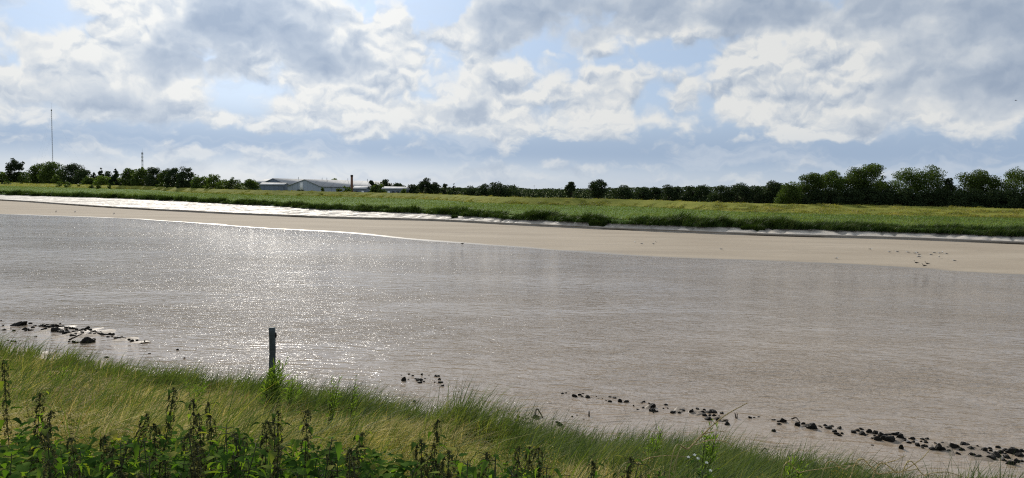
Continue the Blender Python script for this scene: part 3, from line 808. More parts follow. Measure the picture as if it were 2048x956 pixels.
wood('shed_hedge', 690, 850, tf3, 60, 1200, 'low dark hedge behind the small sheds right of the chimney', DK)

# ------------------------------------------------------------------ warehouses, chimney, sheds, masts
M_wall = plain('grey_cladding', (0.36, 0.40, 0.46), 0.55, var=0.08, scale=0.5)
M_wall2 = plain('dark_cladding', (0.17, 0.20, 0.25), 0.6, var=0.12, scale=0.5)
M_roof = plain('pale_sheet_roof', (0.33, 0.335, 0.34), 0.9, var=0.10, scale=0.4)
M_trim = plain('white_trim', (0.72, 0.72, 0.70), 0.5, var=0.05)
M_door = plain('dark_door', (0.05, 0.055, 0.065), 0.6)
M_brick = plain('brown_brick', (0.16, 0.085, 0.06), 0.85, var=0.35, scale=2.5, bump=0.4)
M_soot = plain('sooty_cap', (0.04, 0.035, 0.035), 0.9)
M_steel = plain('galvanised_steel', (0.30, 0.31, 0.33), 0.5, 0.3, var=0.1)


def ribbed(m, step, k):
    """ribs and joints of sheet cladding"""
    n = Nodes(m.node_tree); b = next(x for x in m.node_tree.nodes if x.type == 'BSDF_PRINCIPLED'); src = b.inputs['Base Color'].links[0].from_socket
    g = n.new('ShaderNodeTexCoord').outputs['Object']; x = n.sep(g)[0]
    f = n.m('FRACT', n.m('DIVIDE', x, step)); f = n.step(n.m('ABSOLUTE', n.m('SUBTRACT', f, 0.5)), 0.40, 0.5, 1.0, k)
    n.put(b.inputs['Base Color'], n.vm('SCALE', src, scale=f))
ribbed(M_wall, 2.4, 0.72); ribbed(M_wall2, 2.4, 0.7); ribbed(M_roof, 3.2, 0.8)


def Yat(px, dist):
    d = ray(px, 390.0); b = d[0] / d[1]
    sl = (SS * AL[0] + T_crest * NB[0], SS * AL[1] + T_crest * NB[1]); ok = sl[1] > 20
    bx = sl[0][ok] / sl[1][ok]; o = np.argsort(bx)
    return float(np.interp(b, bx[o], sl[1][ok][o]) + dist)


def gable_hall(px0, px1, ridge_px, y_ridge, y_eave0, y_eave1, Y, depth, skew, label, wall, doors=(), strip=None, vents=0, ridge_drop=0.0):
    """hall with its gable towards the river: outline given by eave and ridge columns of the photograph; runs back by depth, drifting sideways by skew"""
    a = at_depth(px0, y_eave0, Y); r = at_depth(ridge_px, y_ridge, Y); b = at_depth(px1, y_eave1, Y)
    o = a.copy(); o[2] = ZLAND
    root = empty('warehouse', tuple(o)); tag(root, label, 'warehouse', 'grey warehouses behind the embankment')
    x0, x1, xr = 0.0, b[0] - a[0], r[0] - a[0]; za, zb, zr = a[2] - ZLAND, b[2] - ZLAND, r[2] - ZLAND
    w = MB()
    f = [(x0, 0, 0), (x1, 0, 0), (x1, 0, zb), (xr, 0, zr), (x0, 0, za)]
    k = [(x + skew, depth, z) for x, _, z in f]
    w.add(f + k, [(0, 1, 2, 4), (5, 9, 7, 6), (0, 4, 9, 5), (1, 6, 7, 2)], [(4, 2, 3), (9, 8, 7)])
    w.build('wall', wall, root)
    rf = MB(); ov = 0.45; th = 0.22
    for (ex, ez, sgn) in ((x0, za, -1), (x1, zb, 1)):
        sl = (ez - zr) / (ex - xr)
        E = (ex + sgn * ov, ez + sl * sgn * ov)
        P = [(xr, -ov, zr + .02), (E[0], -ov, E[1] + .02), (E[0] + skew, depth + ov, E[1] + .02), (xr + skew, depth + ov, zr + .02)]
        Q = [(x, y, z + th) for x, y, z in P]
        rf.add(P + Q, [(0, 1, 2, 3), (4, 7, 6, 5), (0, 4, 5, 1), (1, 5, 6, 2), (2, 6, 7, 3), (3, 7, 4, 0)])
    ro = rf.build('roof', M_roof, root)
    for j in range(vents):
        v = MB(); u = (j + 1) / (vents + 1); v.tube([(xr + skew * u, depth * u, zr), (xr + skew * u, depth * u, zr + 1.3)], 0.12, 6); v.build('vent', M_steel, ro)
    for (u0, u1, h) in doors:
        d = MB(); d.box(x1 * u0, x1 * u1, -0.06, -0.004, 0.02, h); d.build('door', M_door, root)
    if strip:
        u0, u1, z0, z1 = strip
        d = MB(); d.box(x1 * u0, x1 * u1, -0.09, -0.004, z0 * zr, z1 * zr); d.build('translucent_panel', M_trim, root)
    return root


Yw = Yat(600, 45)
gable_hall(528, 578, 546, 357.3, 365.2, 371.3, Yat(550, 75), 46, 26, 'left grey warehouse with a low gable behind a flat canopy', M_wall2, vents=2)
gable_hall(575, 641, 609, 359.6, 372.2, 373.2, Yw, 48, 30, 'large light grey warehouse gable nearest the embankment with a pale strip beside the ridge', M_wall, doors=((0.02, 0.32, 2.6),), strip=(0.37, 0.47, 0.30, 0.86), vents=3)
gable_hall(646, 690, 660, 365.0, 372.0, 372.5, Yat(660, 62), 40, 8, 'right grey warehouse stepping down towards the brick chimney', M_wall2, doors=((0.5, 0.66, 2.2),), vents=1)


def shed(px0, px1, y_top, y_eave, Y, depth, label, wall, name='shed', windows=0, roofmat=None, group='long low sheds behind the embankment'):
    """low shed with its long side and its pitched roof towards the river"""
    a = at_depth(px0, y_eave, Y); b = at_depth(px1, y_eave, Y); zr = at_depth((px0 + px1) / 2, y_top, Y)[2] - ZLAND
    z1 = min(a[2], b[2]) - ZLAND; L = b[0] - a[0]; zr = max(zr, z1 + 0.35)
    root = empty(name, (a[0], Y, ZLAND)); tag(root, label, 'shed', group)
    w = MB(); f = [(0, 0, 0), (L, 0, 0), (L, 0, z1), (0, 0, z1), (0, depth, 0), (L, depth, 0), (L, depth, z1), (0, depth, z1), (0, depth / 2, zr), (L, depth / 2, zr)]
    w.add(f, [(0, 1, 2, 3), (5, 4, 7, 6), (0, 3, 7, 4), (1, 5, 6, 2)], [(3, 8, 7), (2, 6, 9)]); w.build('wall', wall, root)
    r = MB()
    for y0, y1, za, zb in ((-0.35, depth / 2, z1 - .08, zr), (depth + .35, depth / 2, z1 - .08, zr)):
        P = [(-.3, y0, za + .02), (L + .3, y0, za + .02), (L + .3, y1, zb + .02), (-.3, y1, zb + .02)]; Q = [(x, y, z + .16) for x, y, z in P]
        r.add(P + Q, [(0, 1, 2, 3), (4, 7, 6, 5), (0, 4, 5, 1), (1, 5, 6, 2), (2, 6, 7, 3), (3, 7, 4, 0)])
    r.build('roof', roofmat or M_roof, root)
    for k in range(windows):
        u = (k + .5) / windows; d = MB(); d.box(L * u - .6, L * u + .6, -.05, -.004, z1 * .35, z1 * .8); d.build('window', M_trim if k % 3 == 1 else M_door, root)
    return root


shed(500, 596, 358.0, 365.0, Yat(548, 140), 60, 'long pale flat-roofed warehouse range at the back, left of the gables', M_wall2, 'warehouse', group='grey warehouses behind the embankment')
shed(519, 567, 365.8, 369.6, Yat(543, 62), 9, 'flat pale canopy shed in front of the left grey gable', M_wall2, 'canopy_shed')
shed(706, 732, 372.5, 377.5, Yat(718, 55), 9, 'short grey shed just right of the brick chimney', M_wall2, windows=2)
shed(728, 752, 374.0, 376.8, Yat(740, 75), 9, 'low pale-roofed shed between the chimney and the green tree', M_wall2, windows=2)
shed(764, 818, 374.0, 378.0, Yat(790, 50), 10, 'long low shed with a pale roof left of the dark treeline', M_wall2, windows=6)

Yc = Yat(703, 42)
c0 = at_depth(701.2, 349.7, Yc); c1 = at_depth(706.0, 349.7, Yc); rad = (c1[0] - c0[0]) / 2; zt = c0[2] - ZLAND
root = empty('brick_chimney', ((c0[0] + c1[0]) / 2, Yc, ZLAND)); tag(root, 'tall round brown brick chimney with a dark cap beside the warehouses', 'chimney')
b = MB(); b.tube([(0, 0, 0), (0, 0, zt * .5), (0, 0, zt * 0.93)], [rad * 1.12, rad * 1.04, rad * 0.97], 14); b.build('stack', M_brick, root)
b = MB(); b.tube([(0, 0, zt * 0.93), (0, 0, zt * 0.95), (0, 0, zt)], [rad * 1.14, rad * 1.14, rad * 1.05], 14); b.build('cap', M_soot, root)


def lattice(B, h, w, n, taper=1.0, r=0.06):
    """square lattice mast"""
    cs = [(-1, -1), (1, -1), (1, 1), (-1, 1)]
    for cx, cy in cs: B.tube([(cx * w / 2, cy * w / 2, 0), (cx * w / 2 * taper, cy * w / 2 * taper, h)], r, 4, False)
    for i in range(n):
        z0, z1 = h * i / n, h * (i + 1) / n; k0 = (1 + (taper - 1) * i / n) * w / 2; k1 = (1 + (taper - 1) * (i + 1) / n) * w / 2
        for j in range(4):
            a, c = cs[j], cs[(j + 1) % 4]
            B.tube([(a[0] * k0, a[1] * k0, z0), (c[0] * k1, c[1] * k1, z1)], r * .6, 4, False)


Ym = 1150.0
pm = at_depth(105.5, 325, Ym); tp = at_depth(103.5, 215, Ym)
hM = tp[2] - ZLAND
root = empty('guyed_mast', (pm[0], Ym, ZLAND)); tag(root, 'very tall thin guyed radio mast above the trees on the left', 'mast')
b = MB(); lattice(b, hM * .97, 0.8, 40, 1.0, 0.085); b.build('mast', M_steel, root)
b = MB(); b.tube([(0, 0, hM * .97), (0, 0, hM * 1.06)], 0.07, 5); b.box(-.6, .6, -.6, .6, hM * .955, hM * .975); b.build('antenna', M_steel, root)
for k in range(3):
    for lv in (0.36, 0.64, 0.94):
        th = k * 2.094 + 0.5; b = MB(); b.tube([(0, 0, hM * lv), (math.cos(th) * hM * .45, math.sin(th) * hM * .45, 0)], 0.02, 3, False); b.build('guy_wire', M_steel, root)
Ym = 900.0
pm = at_depth(285, 335, Ym); tp = at_depth(284.6, 304, Ym); hM = tp[2] - ZLAND
root = empty('lattice_tower', (pm[0], Ym, ZLAND)); tag(root, 'short lattice telecom tower above the tree row on the left', 'tower')
b = MB(); lattice(b, hM, 1.9, 12, 0.55, 0.10); b.build('mast', M_steel, root)
b = MB(); b.tube([(0, 0, hM), (0, 0, hM + 4.2)], 0.09, 5); b.build('antenna', M_steel, root)
for k in range(3):
    z = hM * (0.98 - 0.1 * k)
    for j in range(3):
        th = j * 2.094 + k; x, y = math.cos(th) * .9, math.sin(th) * .9; b = MB(); b.box(x - .22, x + .22, y - .22, y + .22, z - 2.2, z); b.build('panel_antenna', M_trim if k == 1 else M_steel, root)
for k, (px, y0, lab) in enumerate(((1068.5, 370, 'thin pole above the treeline left of the smaller lone tree'), (1123.5, 374, 'short thin pole just left of the smaller lone tree'))):
    Ym = Yat(px, 150); p = at_depth(px, y0, Ym); b = MB(); b.tube([(0, 0, 0), (0, 0, p[2] - ZLAND)], [.09, .06], 5); b.box(-.5, .5, -.05, .05, p[2] - ZLAND - .5, p[2] - ZLAND - .4)
    tag(b.build('utility_pole', M_steel, None, (p[0], Ym, ZLAND)), lab, 'pole')

# ------------------------------------------------------------------ grass
def blades(base, h, w, lean, bend, rows=4):
    """strips of grass: base (N,3), height, width, lean direction (N,2) and how far the tip is carried along it"""
    n = len(base); u = np.linspace(0, 1, rows)
    yaw = RNG.uniform(0, math.pi, n); side = np.stack([np.cos(yaw), np.sin(yaw), np.zeros(n)], 1)
    V = np.zeros((n, rows, 2, 3))
    for i, t in enumerate(u):
        c = base.copy()
        c[:, :2] += lean * (bend * h * t ** 1.7)[:, None]
        c[:, 2] += h * (t - 0.35 * np.clip(bend, 0, 1.6) * t ** 2.4)
        ww = (w * (1 - t) ** 0.7 * 0.5 + 0.0006)[:, None]
        V[:, i, 0] = c - side * ww; V[:, i, 1] = c + side * ww
    idx = np.arange(n * rows * 2).reshape(n, rows, 2)
    q = np.stack([idx[:, :-1, 0], idx[:, :-1, 1], idx[:, 1:, 1], idx[:, 1:, 0]], -1).reshape(-1, 4)
    return V.reshape(-1, 3), q


def wind_dir(n, spread=0.5, ang=0.15):
    a = RNG.normal(ang, spread, n); return np.stack([np.cos(a), np.sin(a)], 1)


def stuff(name, V, q, mat, label):
    o = link(name, mesh_np(name, V, q, mat)); return tag(o, label, 'grass', kind='stuff')


M_fringe = leafy('bank_edge_grass', [(0.0, (0.020, 0.038, 0.010)), (0.6, (0.038, 0.066, 0.016)), (1.0, (0.085, 0.105, 0.028))], 0.22, 0.5, (1.2, 1.25, 0.4), big=(0.5, 0.4))
M_marshg = leafy('marsh_grass', [(0.0, (0.062, 0.092, 0.026)), (0.6, (0.095, 0.130, 0.038)), (1.0, (0.14, 0.165, 0.052))], 0.42, 0.5, (1.2, 1.25, 0.4), big=(0.10, 0.6))
M_bankg = leafy('embankment_grass', [(0.0, (0.06, 0.082, 0.018)), (0.45, (0.14, 0.15, 0.036)), (0.8, (0.225, 0.208, 0.064)), (1.0, (0.32, 0.275, 0.11))], 0.45, 0.5, (1.2, 1.2, 0.35), big=(0.22, 0.55))
M_green = leafy('shore_grass', [(0.0, (0.028, 0.055, 0.020)), (0.4, (0.060, 0.094, 0.030)), (0.8, (0.12, 0.152, 0.042)), (1.0, (0.26, 0.24, 0.09))], 0.43, 0.6, (1.2, 1.2, 0.45), big=(1.3, 0.6))
M_straw = leafy('flattened_grass', [(0.0, (0.06, 0.10, 0.016)), (0.3, (0.22, 0.225, 0.04)), (0.6, (0.45, 0.385, 0.11)), (0.82, (0.64, 0.54, 0.25)), (1.0, (0.80, 0.70, 0.44))], 0.45, 0.8, (1.2, 1.15, 0.4), big=(0.8, 0.5))



def far_points(n, T0, T1, z0, z1, t_pow=1.0, px0=-60, px1=2110):
    """points on the far bank, even across the picture; t between two key lines"""
    px = RNG.uniform(px0, px1, n); d = ray(px, np.full(n, 420.0)); b = d[:, 0] / d[:, 1]
    u = RNG.uniform(0, 1, n) ** t_pow
    s = np.zeros(n)
    Xa = SS * AL[0]; Ya = SS * AL[1]
    uu = np.round(u * 24) / 24
    for g in np.unique(uu):
        T = T0 + (T1 - T0) * g
        X = Xa + T * NB[0]; Y = Ya + T * NB[1]; ok = Y > 25
        bb = X[ok] / Y[ok]; o = np.argsort(bb); sel = uu == g
        s[sel] = np.interp(b[sel], bb[o], SS[ok][o])
    t = np.interp(s, SS, T0) * (1 - u) + np.interp(s, SS, T1) * u
    z = np.interp(s, SS, np.broadcast_to(z0, SS.shape)) * (1 - u) + np.interp(s, SS, np.broadcast_to(z1, SS.shape)) * u
    P = s[:, None] * AL + t[:, None] * NB; P[:, 2] = z
    return P, u


# tall rank grass on the edge of the salt marsh, in tussocks that hang over the mud
P, u = far_points(6000, T_foot - 0.5, T_foot + 3.0, Z_foot + 0.15, ZFR + 0.02)
k = 13; C = np.repeat(P, k, 0); hh = np.repeat(RNG.uniform(0.75, 1.5, len(P)) * (1.0 + 1.3 * fbm(P[:, 0] * 0.22, P[:, 1] * 0.22, 61, 4, gain=.6)), k)
C[:, :2] += RNG.normal(size=(len(C), 2)) * 0.22; C[:, 2] -= 0.1
dist = C[:, 1]
la = np.repeat(RNG.normal(-0.5, 0.9, len(P)), k) + RNG.normal(0, 0.5, len(C)); LN = np.stack([np.cos(la), np.sin(la)], 1)
V, q = blades(C, hh * RNG.uniform(0.6, 1.1, len(C)), 0.035 + dist * 0.00055, LN, RNG.uniform(0.3, 1.1, len(C)), 3)
stuff('bank_edge_grass', V, q, M_fringe, 'dark rank grass hanging over the mud along the edge of the salt marsh')
P, u = far_points(60000, T_front, T_back, ZFR, np.full_like(SS, ZB))
P[:, 2] += 0.02
V, q = blades(P, RNG.uniform(0.18, 0.42, len(P)) * (1 + 0.4 * fbm(P[:, 0] * .15, P[:, 1] * .15, 62, 3)), 0.03 + P[:, 1] * 0.0006, wind_dir(len(P), 0.4), RNG.uniform(0.3, 0.9, len(P)), 3)
stuff('salt_marsh_grass', V, q, M_marshg, 'smooth green grass of the level salt marsh across the river')
P, u = far_points(60000, T_back - 0.2, T_crest + 1.2, np.full_like(SS, ZB), np.full_like(SS, ZC))
P[:, 2] = ZB + (ZC - ZB) * np.clip(u * 1.05, 0, 1) ** 1.1 - 0.03
tus = fbm(P[:, 0] * 0.45, P[:, 1] * 0.45, 63, 4)
V, q = blades(P, RNG.uniform(0.16, 0.40, len(P)) * np.clip(1 + 2.2 * tus, 0.15, 2.4), 0.03 + P[:, 1] * 0.0006, wind_dir(len(P), 0.4), RNG.uniform(0.4, 1.1, len(P)), 3)
stuff('embankment_grass', V, q, M_bankg, 'yellow-green tussocky grass covering the far flood embankment')

# --- near bank
def near_points(n, x0, x1, y0, y1, dmin, dmax, dens=None):
    """random points of the near bank inside the view, dmin..dmax from the shoreline, denser close to the camera"""
    res = []
    tot = 0
    while tot < n:
        m = n * 2
        Y = y0 + (y1 - y0) * RNG.uniform(0, 1, m) ** 1.25; b = RNG.uniform(x0, x1, m); X = b * Y
        d = shore_dist(X, Y); ok = (d > dmin) & (d < dmax)
        if dens is not None: ok &= RNG.uniform(0, 1, m) < dens(X, Y, d)
        p = np.stack([X[ok], Y[ok], near_z(X[ok], Y[ok])], 1); res.append(p); tot += len(p)
    return np.concatenate(res)[:n]


patch = lambda x, y: fbm(x * 0.35, y * 0.35, 71, 4)
spit = lambda x, y: np.clip(1.5 * np.exp(-(((x - 0.1) / 1.15) ** 2 + ((y - 18.9) / 1.9) ** 2)), 0, 1)        # the little bare mud spit on the shore
edge_gap = lambda x, y: np.clip(0.5 + 0.9 * fbm(x * 0.9, y * 0.9, 72, 3), 0, 1)
gz_ = lambda x: np.interp(x, [-14, -8, -3, 1.5], [1.3, 2.0, 3.7, 5.8])
TU = near_points(5200, -0.80, 0.80, 4.5, 34.0, 0.7, 13.5, lambda x, y, d: np.clip((d - 0.6 - 1.1 * edge_gap(x, y)) * 1.3, 0.0, 1) * np.where(d < gz_(x), 1, np.clip(0.7 - (d - gz_(x)) / 2.5 + 0.35 * np.clip((x - 1.0) / 2, -1, 1.5) + patch(x, y) * 0.9, 0.05, 1)) * (1 - spit(x, y)))
nb = 19; P = np.repeat(TU, nb, 0); rad = np.repeat(RNG.uniform(0.08, 0.34, len(TU)), nb)
off = RNG.normal(size=(len(P), 2)) * rad[:, None]; P[:, :2] += off
d = shore_dist(P[:, 0], P[:, 1]); keep = d > 0.5; P[:, 2] = near_z(P[:, 0], P[:, 1]) - 0.02
th = np.repeat(RNG.uniform(0.45, 1.25, len(TU)) * (1 + 0.7 * patch(TU[:, 0] * 3, TU[:, 1] * 3)) * (1 + 0.55 * np.exp(-((TU[:, 0] + 7.2) / 1.1) ** 2 - ((TU[:, 1] - 20.6) / 1.2) ** 2)), nb); ta = np.repeat(RNG.normal(0.15, 0.65, len(TU)), nb); tb = np.repeat(RNG.uniform(0.35, 1.0, len(TU)), nb)
hgt = RNG.uniform(0.45, 1.05, len(P)) * th * np.clip(0.45 + d * .22, 0.5, 1.0)
an = ta + RNG.normal(0, 0.28, len(P)) + 0.0; LN = np.stack([np.cos(an), np.sin(an)], 1) + off / (rad[:, None] + .05) * 0.28
V, q = blades(P[keep], hgt[keep], (RNG.uniform(0.009, 0.019, len(P)) + P[:, 1] * 0.0003)[keep], LN[keep], (tb * RNG.uniform(0.6, 1.3, len(P)))[keep], 5)
stuff('shore_grass', V, q, M_green, 'green windswept grass along the near shore')
P = near_points(80000, -0.82, 0.70, 3.2, 30.0, 1.6, 17.5, lambda x, y, d: np.clip((d - gz_(x)) / 1.5 + 0.3 + patch(x, y) * 1.2, 0.03, 1) * np.clip(0.55 + 1.2 * patch(x * 4, y * 4), 0.15, 1))
hgt = RNG.uniform(0.25, 0.6, len(P))
sw = 0.2 + 2.6 * fbm(P[:, 0] * 0.5, P[:, 1] * 0.5, 73, 2)
a = sw + RNG.normal(0, 0.75, len(P)); LN = np.stack([np.cos(a), np.sin(a)], 1)
V, q = blades(P, hgt, RNG.uniform(0.006, 0.014, len(P)) + P[:, 1] * 0.0003, LN, RNG.uniform(0.9, 2.4, len(P)), 4)
stuff('flattened_grass', V, q, M_straw, 'flattened straw-coloured grass on the slope of the near bank')
# thin dark flowering stems that stand above the shore grass
P = near_points(900, -0.80, 0.80, 7.0, 32.0, 0.5, 5.0)
V, q = blades(P, RNG.uniform(0.6, 1.15, len(P)), RNG.uniform(0.008, 0.014, len(P)) + P[:, 1] * 0.0003, wind_dir(len(P), 0.3, 0.1), RNG.uniform(0.15, 0.5, len(P)), 4)
M_dstem = leafy('dark_stems', [(0.0, (0.03, 0.045, 0.018)), (0.7, (0.06, 0.075, 0.03)), (1.0, (0.14, 0.12, 0.06))], 0.2, 0.8)
stuff('flowering_stems', V, q, M_dstem, 'thin dark flowering grass stems standing above the shore grass')
# upright green shoots among the flattened grass and the nettles
P = near_points(9000, -0.80, 0.72, 3.0, 16.0, 8.0, 17.5)
V, q = blades(P, RNG.uniform(0.2, 0.55, len(P)), RNG.uniform(0.003, 0.007, len(P)) + P[:, 1] * 0.0002, wind_dir(len(P), 0.8, 0.2), RNG.uniform(0.4, 1.3, len(P)), 5)
stuff('tall_grass', V, q, M_green, 'thin upright green grass growing between the nettles')
# dead and half-dry stems standing at all angles in the flattened grass
P = near_points(3600, -0.82, 0.60, 4.0, 26.0, 2.2, 15.0, lambda x, y, d: np.clip((d - gz_(x)) / 2 + .6 + patch(x * 1.3, y * 1.3) * 1.6, 0, 1))
a = RNG.normal(0.2, 1.0, len(P)); LN = np.stack([np.cos(a), np.sin(a)], 1)
V, q = blades(P, RNG.uniform(0.35, 0.85, len(P)), RNG.uniform(0.006, 0.012, len(P)) + P[:, 1] * 0.0004, LN, RNG.uniform(0.1, 1.1, len(P)), 5)
M_dry = leafy('dry_stems', [(0.0, (0.16, 0.13, 0.04)), (0.5, (0.34, 0.28, 0.11)), (0.9, (0.58, 0.49, 0.26)), (1.0, (0.24, 0.11, 0.05))], 0.35, 0.8, (1.1, 1.05, 0.6))
stuff('dry_stems', V, q, M_dry, 'dead straw-coloured stems standing at all angles in the flattened grass')
# pale drooping seed heads above the flattened grass
M_seed = leafy('seed_heads', [(0.0, (0.20, 0.16, 0.07)), (0.6, (0.38, 0.31, 0.17)), (1.0, (0.55, 0.47, 0.30))], 0.35, 0.5, (1.1, 1.05, 0.8))
P = near_points(3600, -0.82, 0.60, 4.5, 24.0, 2.5, 15.0, lambda x, y, d: np.clip(.4 + patch(x * 1.5, y * 1.5) * 2.2, 0, 1))
vs, qs, off = [], [], 0
for p in P:
    h = RNG.uniform(0.45, 0.8); a = RNG.normal(0.15, 0.6); L = np.array([math.cos(a), math.sin(a), 0])
    kk = 12; tt = np.linspace(0.45, 1, kk)
    c = p + L * (h * 0.9 * tt ** 2)[:, None] + np.array([0, 0, 1]) * (h * (tt - 0.42 * tt ** 3))[:, None]
    c = np.repeat(c, 2, 0) + RNG.normal(size=(kk * 2, 3)) * 0.006
    dr = L * 0.6 + np.array([0, 0, -0.35]); dr = dr / np.linalg.norm(dr); sd = np.cross(dr, [0.2, 0.4, 1]); sd /= np.linalg.norm(sd)
    l = (0.036 + p[1] * .0013) * RNG.uniform(.7, 1.2, len(c))[:, None]
    V0 = np.stack([c, c + dr * l * .5 + sd * l * .16, c + dr * l, c + dr * l * .5 - sd * l * .16], 1).reshape(-1, 3)
    vs.append(V0); qs.append(np.arange(len(V0)).reshape(-1, 4) + off); off += len(V0)
    st, sq = blades(p[None], np.array([h]), np.array([0.006]), L[None, :2], np.array([0.9]), 5)
    vs.append(st); qs.append(sq + off); off += len(st)
stuff('grass_seed_heads', np.concatenate(vs), np.concatenate(qs), M_seed, 'pale drooping seed heads of grass over the flattened sward')

# ------------------------------------------------------------------ stinging nettles at the top of the near bank
M_nleaf = leafy('nettle_leaves', [(0.0, (0.018, 0.042, 0.010)), (0.5, (0.045, 0.095, 0.020)), (0.85, (0.10, 0.16, 0.034)), (1.0, (0.20, 0.20, 0.055))], 0.52, 0.8, (1.3, 1.3, 0.35), 0.25, spec=0.0)
M_ntop = leafy('nettle_seeds', [(0.0, (0.03, 0.040, 0.018)), (0.6, (0.056, 0.066, 0.030)), (1.0, (0.11, 0.11, 0.055))], 0.28, 0.8, (1.2, 1.1, 0.6), 0.2)
M_stem = plain('nettle_stem', (0.032, 0.038, 0.017), 0.9, var=0.4, scale=8)


def nettle_leaf(L, W, droop, fold):
    """toothed, folded, drooping leaf along +x from the origin: vertices and quads"""
    st = np.linspace(0, 1, 10); prof = np.sin(np.pi * np.clip(st, 0, 1) ** 0.62) ** 0.85 * (1 - 0.15 * st); prof[0] = 0.04; prof[-1] = 0.0
    prof = prof * (1 + 0.13 * np.where(np.arange(10) % 2 == 0, 1, -1))
    x = L * st * (1 - 0.25 * abs(droop) * st); z = -droop * L * st ** 1.8 + 0.1 * L * st
    V = []
    for i in range(10):
        w = W * prof[i]
        V += [(x[i], -w, z[i] + fold * w), (x[i], 0, z[i]), (x[i], w, z[i] + fold * w)]
    q = []
    for i in range(9):
        a = i * 3; q += [(a, a + 1, a + 4, a + 3), (a + 1, a + 2, a + 5, a + 4)]
    return np.array(V), np.array(q)


def rot_z(V, a): c, s = math.cos(a), math.sin(a); return V @ np.array([[c, s, 0], [-s, c, 0], [0, 0, 1]])
def rot_y(V, a): c, s = math.cos(a), math.sin(a); return V @ np.array([[c, 0, -s], [0, 1, 0], [s, 0, c]])


def nettle_proto(h, tassels=True):
    st, lf, ts = MB(), MB(), MB()
    lean = RNG.uniform(0.0, 0.16); wob = RNG.normal(size=2) * 0.02
    f = lambda u: np.array([lean * u ** 1.6 + wob[0] * math.sin(3 * u), wob[1] * math.sin(2.6 * u), u]) * h
    st.tube([f(u) for u in np.linspace(0, 1, 8)], np.linspace(0.0040, 0.0016, 8), 5)
    nt = int(RNG.integers(15, 19)); th = RNG.uniform(0, 3)
    for i in range(nt):
        u = 0.12 + 0.87 * i / (nt - 1); th += math.pi / 2 + RNG.normal() * 0.2
        big = (0.132 - 0.092 * max(0, (u - 0.4) / 0.6)) * RNG.uniform(0.75, 1.2)
        for k in range(2):
            if RNG.uniform() < 0.08: continue
            a = th + k * math.pi + RNG.normal() * 0.25
            V, q = nettle_leaf(big, big * RNG.uniform(0.25, 0.33), RNG.uniform(0.2, 0.95), RNG.uniform(0.1, 0.5))
            V = rot_y(V, RNG.uniform(-0.35, 0.45)); V[:, 0] += 0.028
            lf.add(rot_z(V, a) + f(u), q)
            st.tube([f(u), f(u) + np.array([math.cos(a) * 0.03, math.sin(a) * 0.03, 0.004])], [0.0014, 0.0009], 4, False)
        if u < 0.6:                                    # side shoots with small leaves fill the lower part
            for k in range(3 if tassels else 6):
                a = RNG.uniform(0, 6.28); c0 = f(u) + np.array([math.cos(a), math.sin(a), 0.5]) * RNG.uniform(0.02, 0.06)
                V, q = nettle_leaf(big * .6, big * .19, RNG.uniform(0.1, 0.8), 0.3); lf.add(rot_z(rot_y(V, RNG.uniform(-.5, .3)), a + RNG.normal() * .5) + c0, q)
        if tassels and u > 0.58:
            for k in range(int(RNG.integers(5, 8))):
                a = RNG.uniform(0, 6.28); l = RNG.uniform(0.03, 0.06)
                n = 8; c = []
                for j in range(n):
                    v = j / (n - 1); rr = 0.004 + 0.016 * min(1, v * 2.0)
                    c.append(f(u) + np.array([math.cos(a) * rr, math.sin(a) * rr, 0.006 - l * v]))
                c = np.repeat(np.array(c), 3, 0) + RNG.normal(size=(n * 3, 3)) * 0.0022
                V, q = leaf_quads(c, 0.0052); ts.add(V, q)
    root = empty('stinging_nettle')
    st.build('stem', M_stem, root); lf.build('foliage', M_nleaf, root)
    if tassels: ts.build('seed_tassels', M_ntop, root)
    return root


nprot = [nettle_proto(1.0, True) for _ in range(7)] + [nettle_proto(1.0, False) for _ in range(6)]
used = [False] * len(nprot)
tops = [(28, 700, 5.6), (61, 771, 4.6), (265, 778, 4.2), (323, 850, 3.4), (418, 845, 3.5), (471, 798, 4.0), (378, 812, 3.9), (121, 820, 3.7), (191, 852, 3.4), (5, 818, 3.6),
        (502, 842, 3.5), (597, 838, 3.7), (576, 856, 3.4), (555, 880, 3.2), (706, 880, 3.4), (815, 850, 3.9), (628, 906, 3.1), (907, 915, 3.3), (963, 912, 3.4), (1006, 905, 3.5),
        (1070, 896, 3.7), (1194, 905, 3.8), (1231, 934, 3.5), (20, 880, 3.2), (80, 868, 3.3), (158, 905, 3.0), (236, 898, 3.0), (296, 890, 3.1), (362, 905, 2.9), (440, 896, 3.0), (668, 925, 3.0), (755, 902, 3.2), (540, 822, 4.2), (690, 852, 3.9)]
for _ in range(195):
    px = RNG.uniform(-60, 1120); tops.append((px, RNG.uniform(872, 985) + max(0, px - 600) * 0.09, RNG.uniform(2.4, 4.0)))
for _ in range(36):
    px = RNG.uniform(1100, 1420); tops.append((px, RNG.uniform(945, 990), RNG.uniform(2.9, 3.8)))
nets = []
for i, (px, py, Y) in enumerate(tops):
    p = at_depth(px, py, Y); z = float(near_z(p[0], p[1])); h = p[2] - z
    while h < 0.45 and Y > 2.2: Y *= 0.95; p = at_depth(px, py, Y); z = float(near_z(p[0], p[1])); h = p[2] - z
    nets.append((px, py, p[0], p[1], z, float(np.clip(h, 0.35, 1.4)), i < 34))
nets.sort(key=lambda r: r[0]); LEAD = {i for i, r in enumerate(nets) if r[6]}
nets = [r[:6] for r in nets]


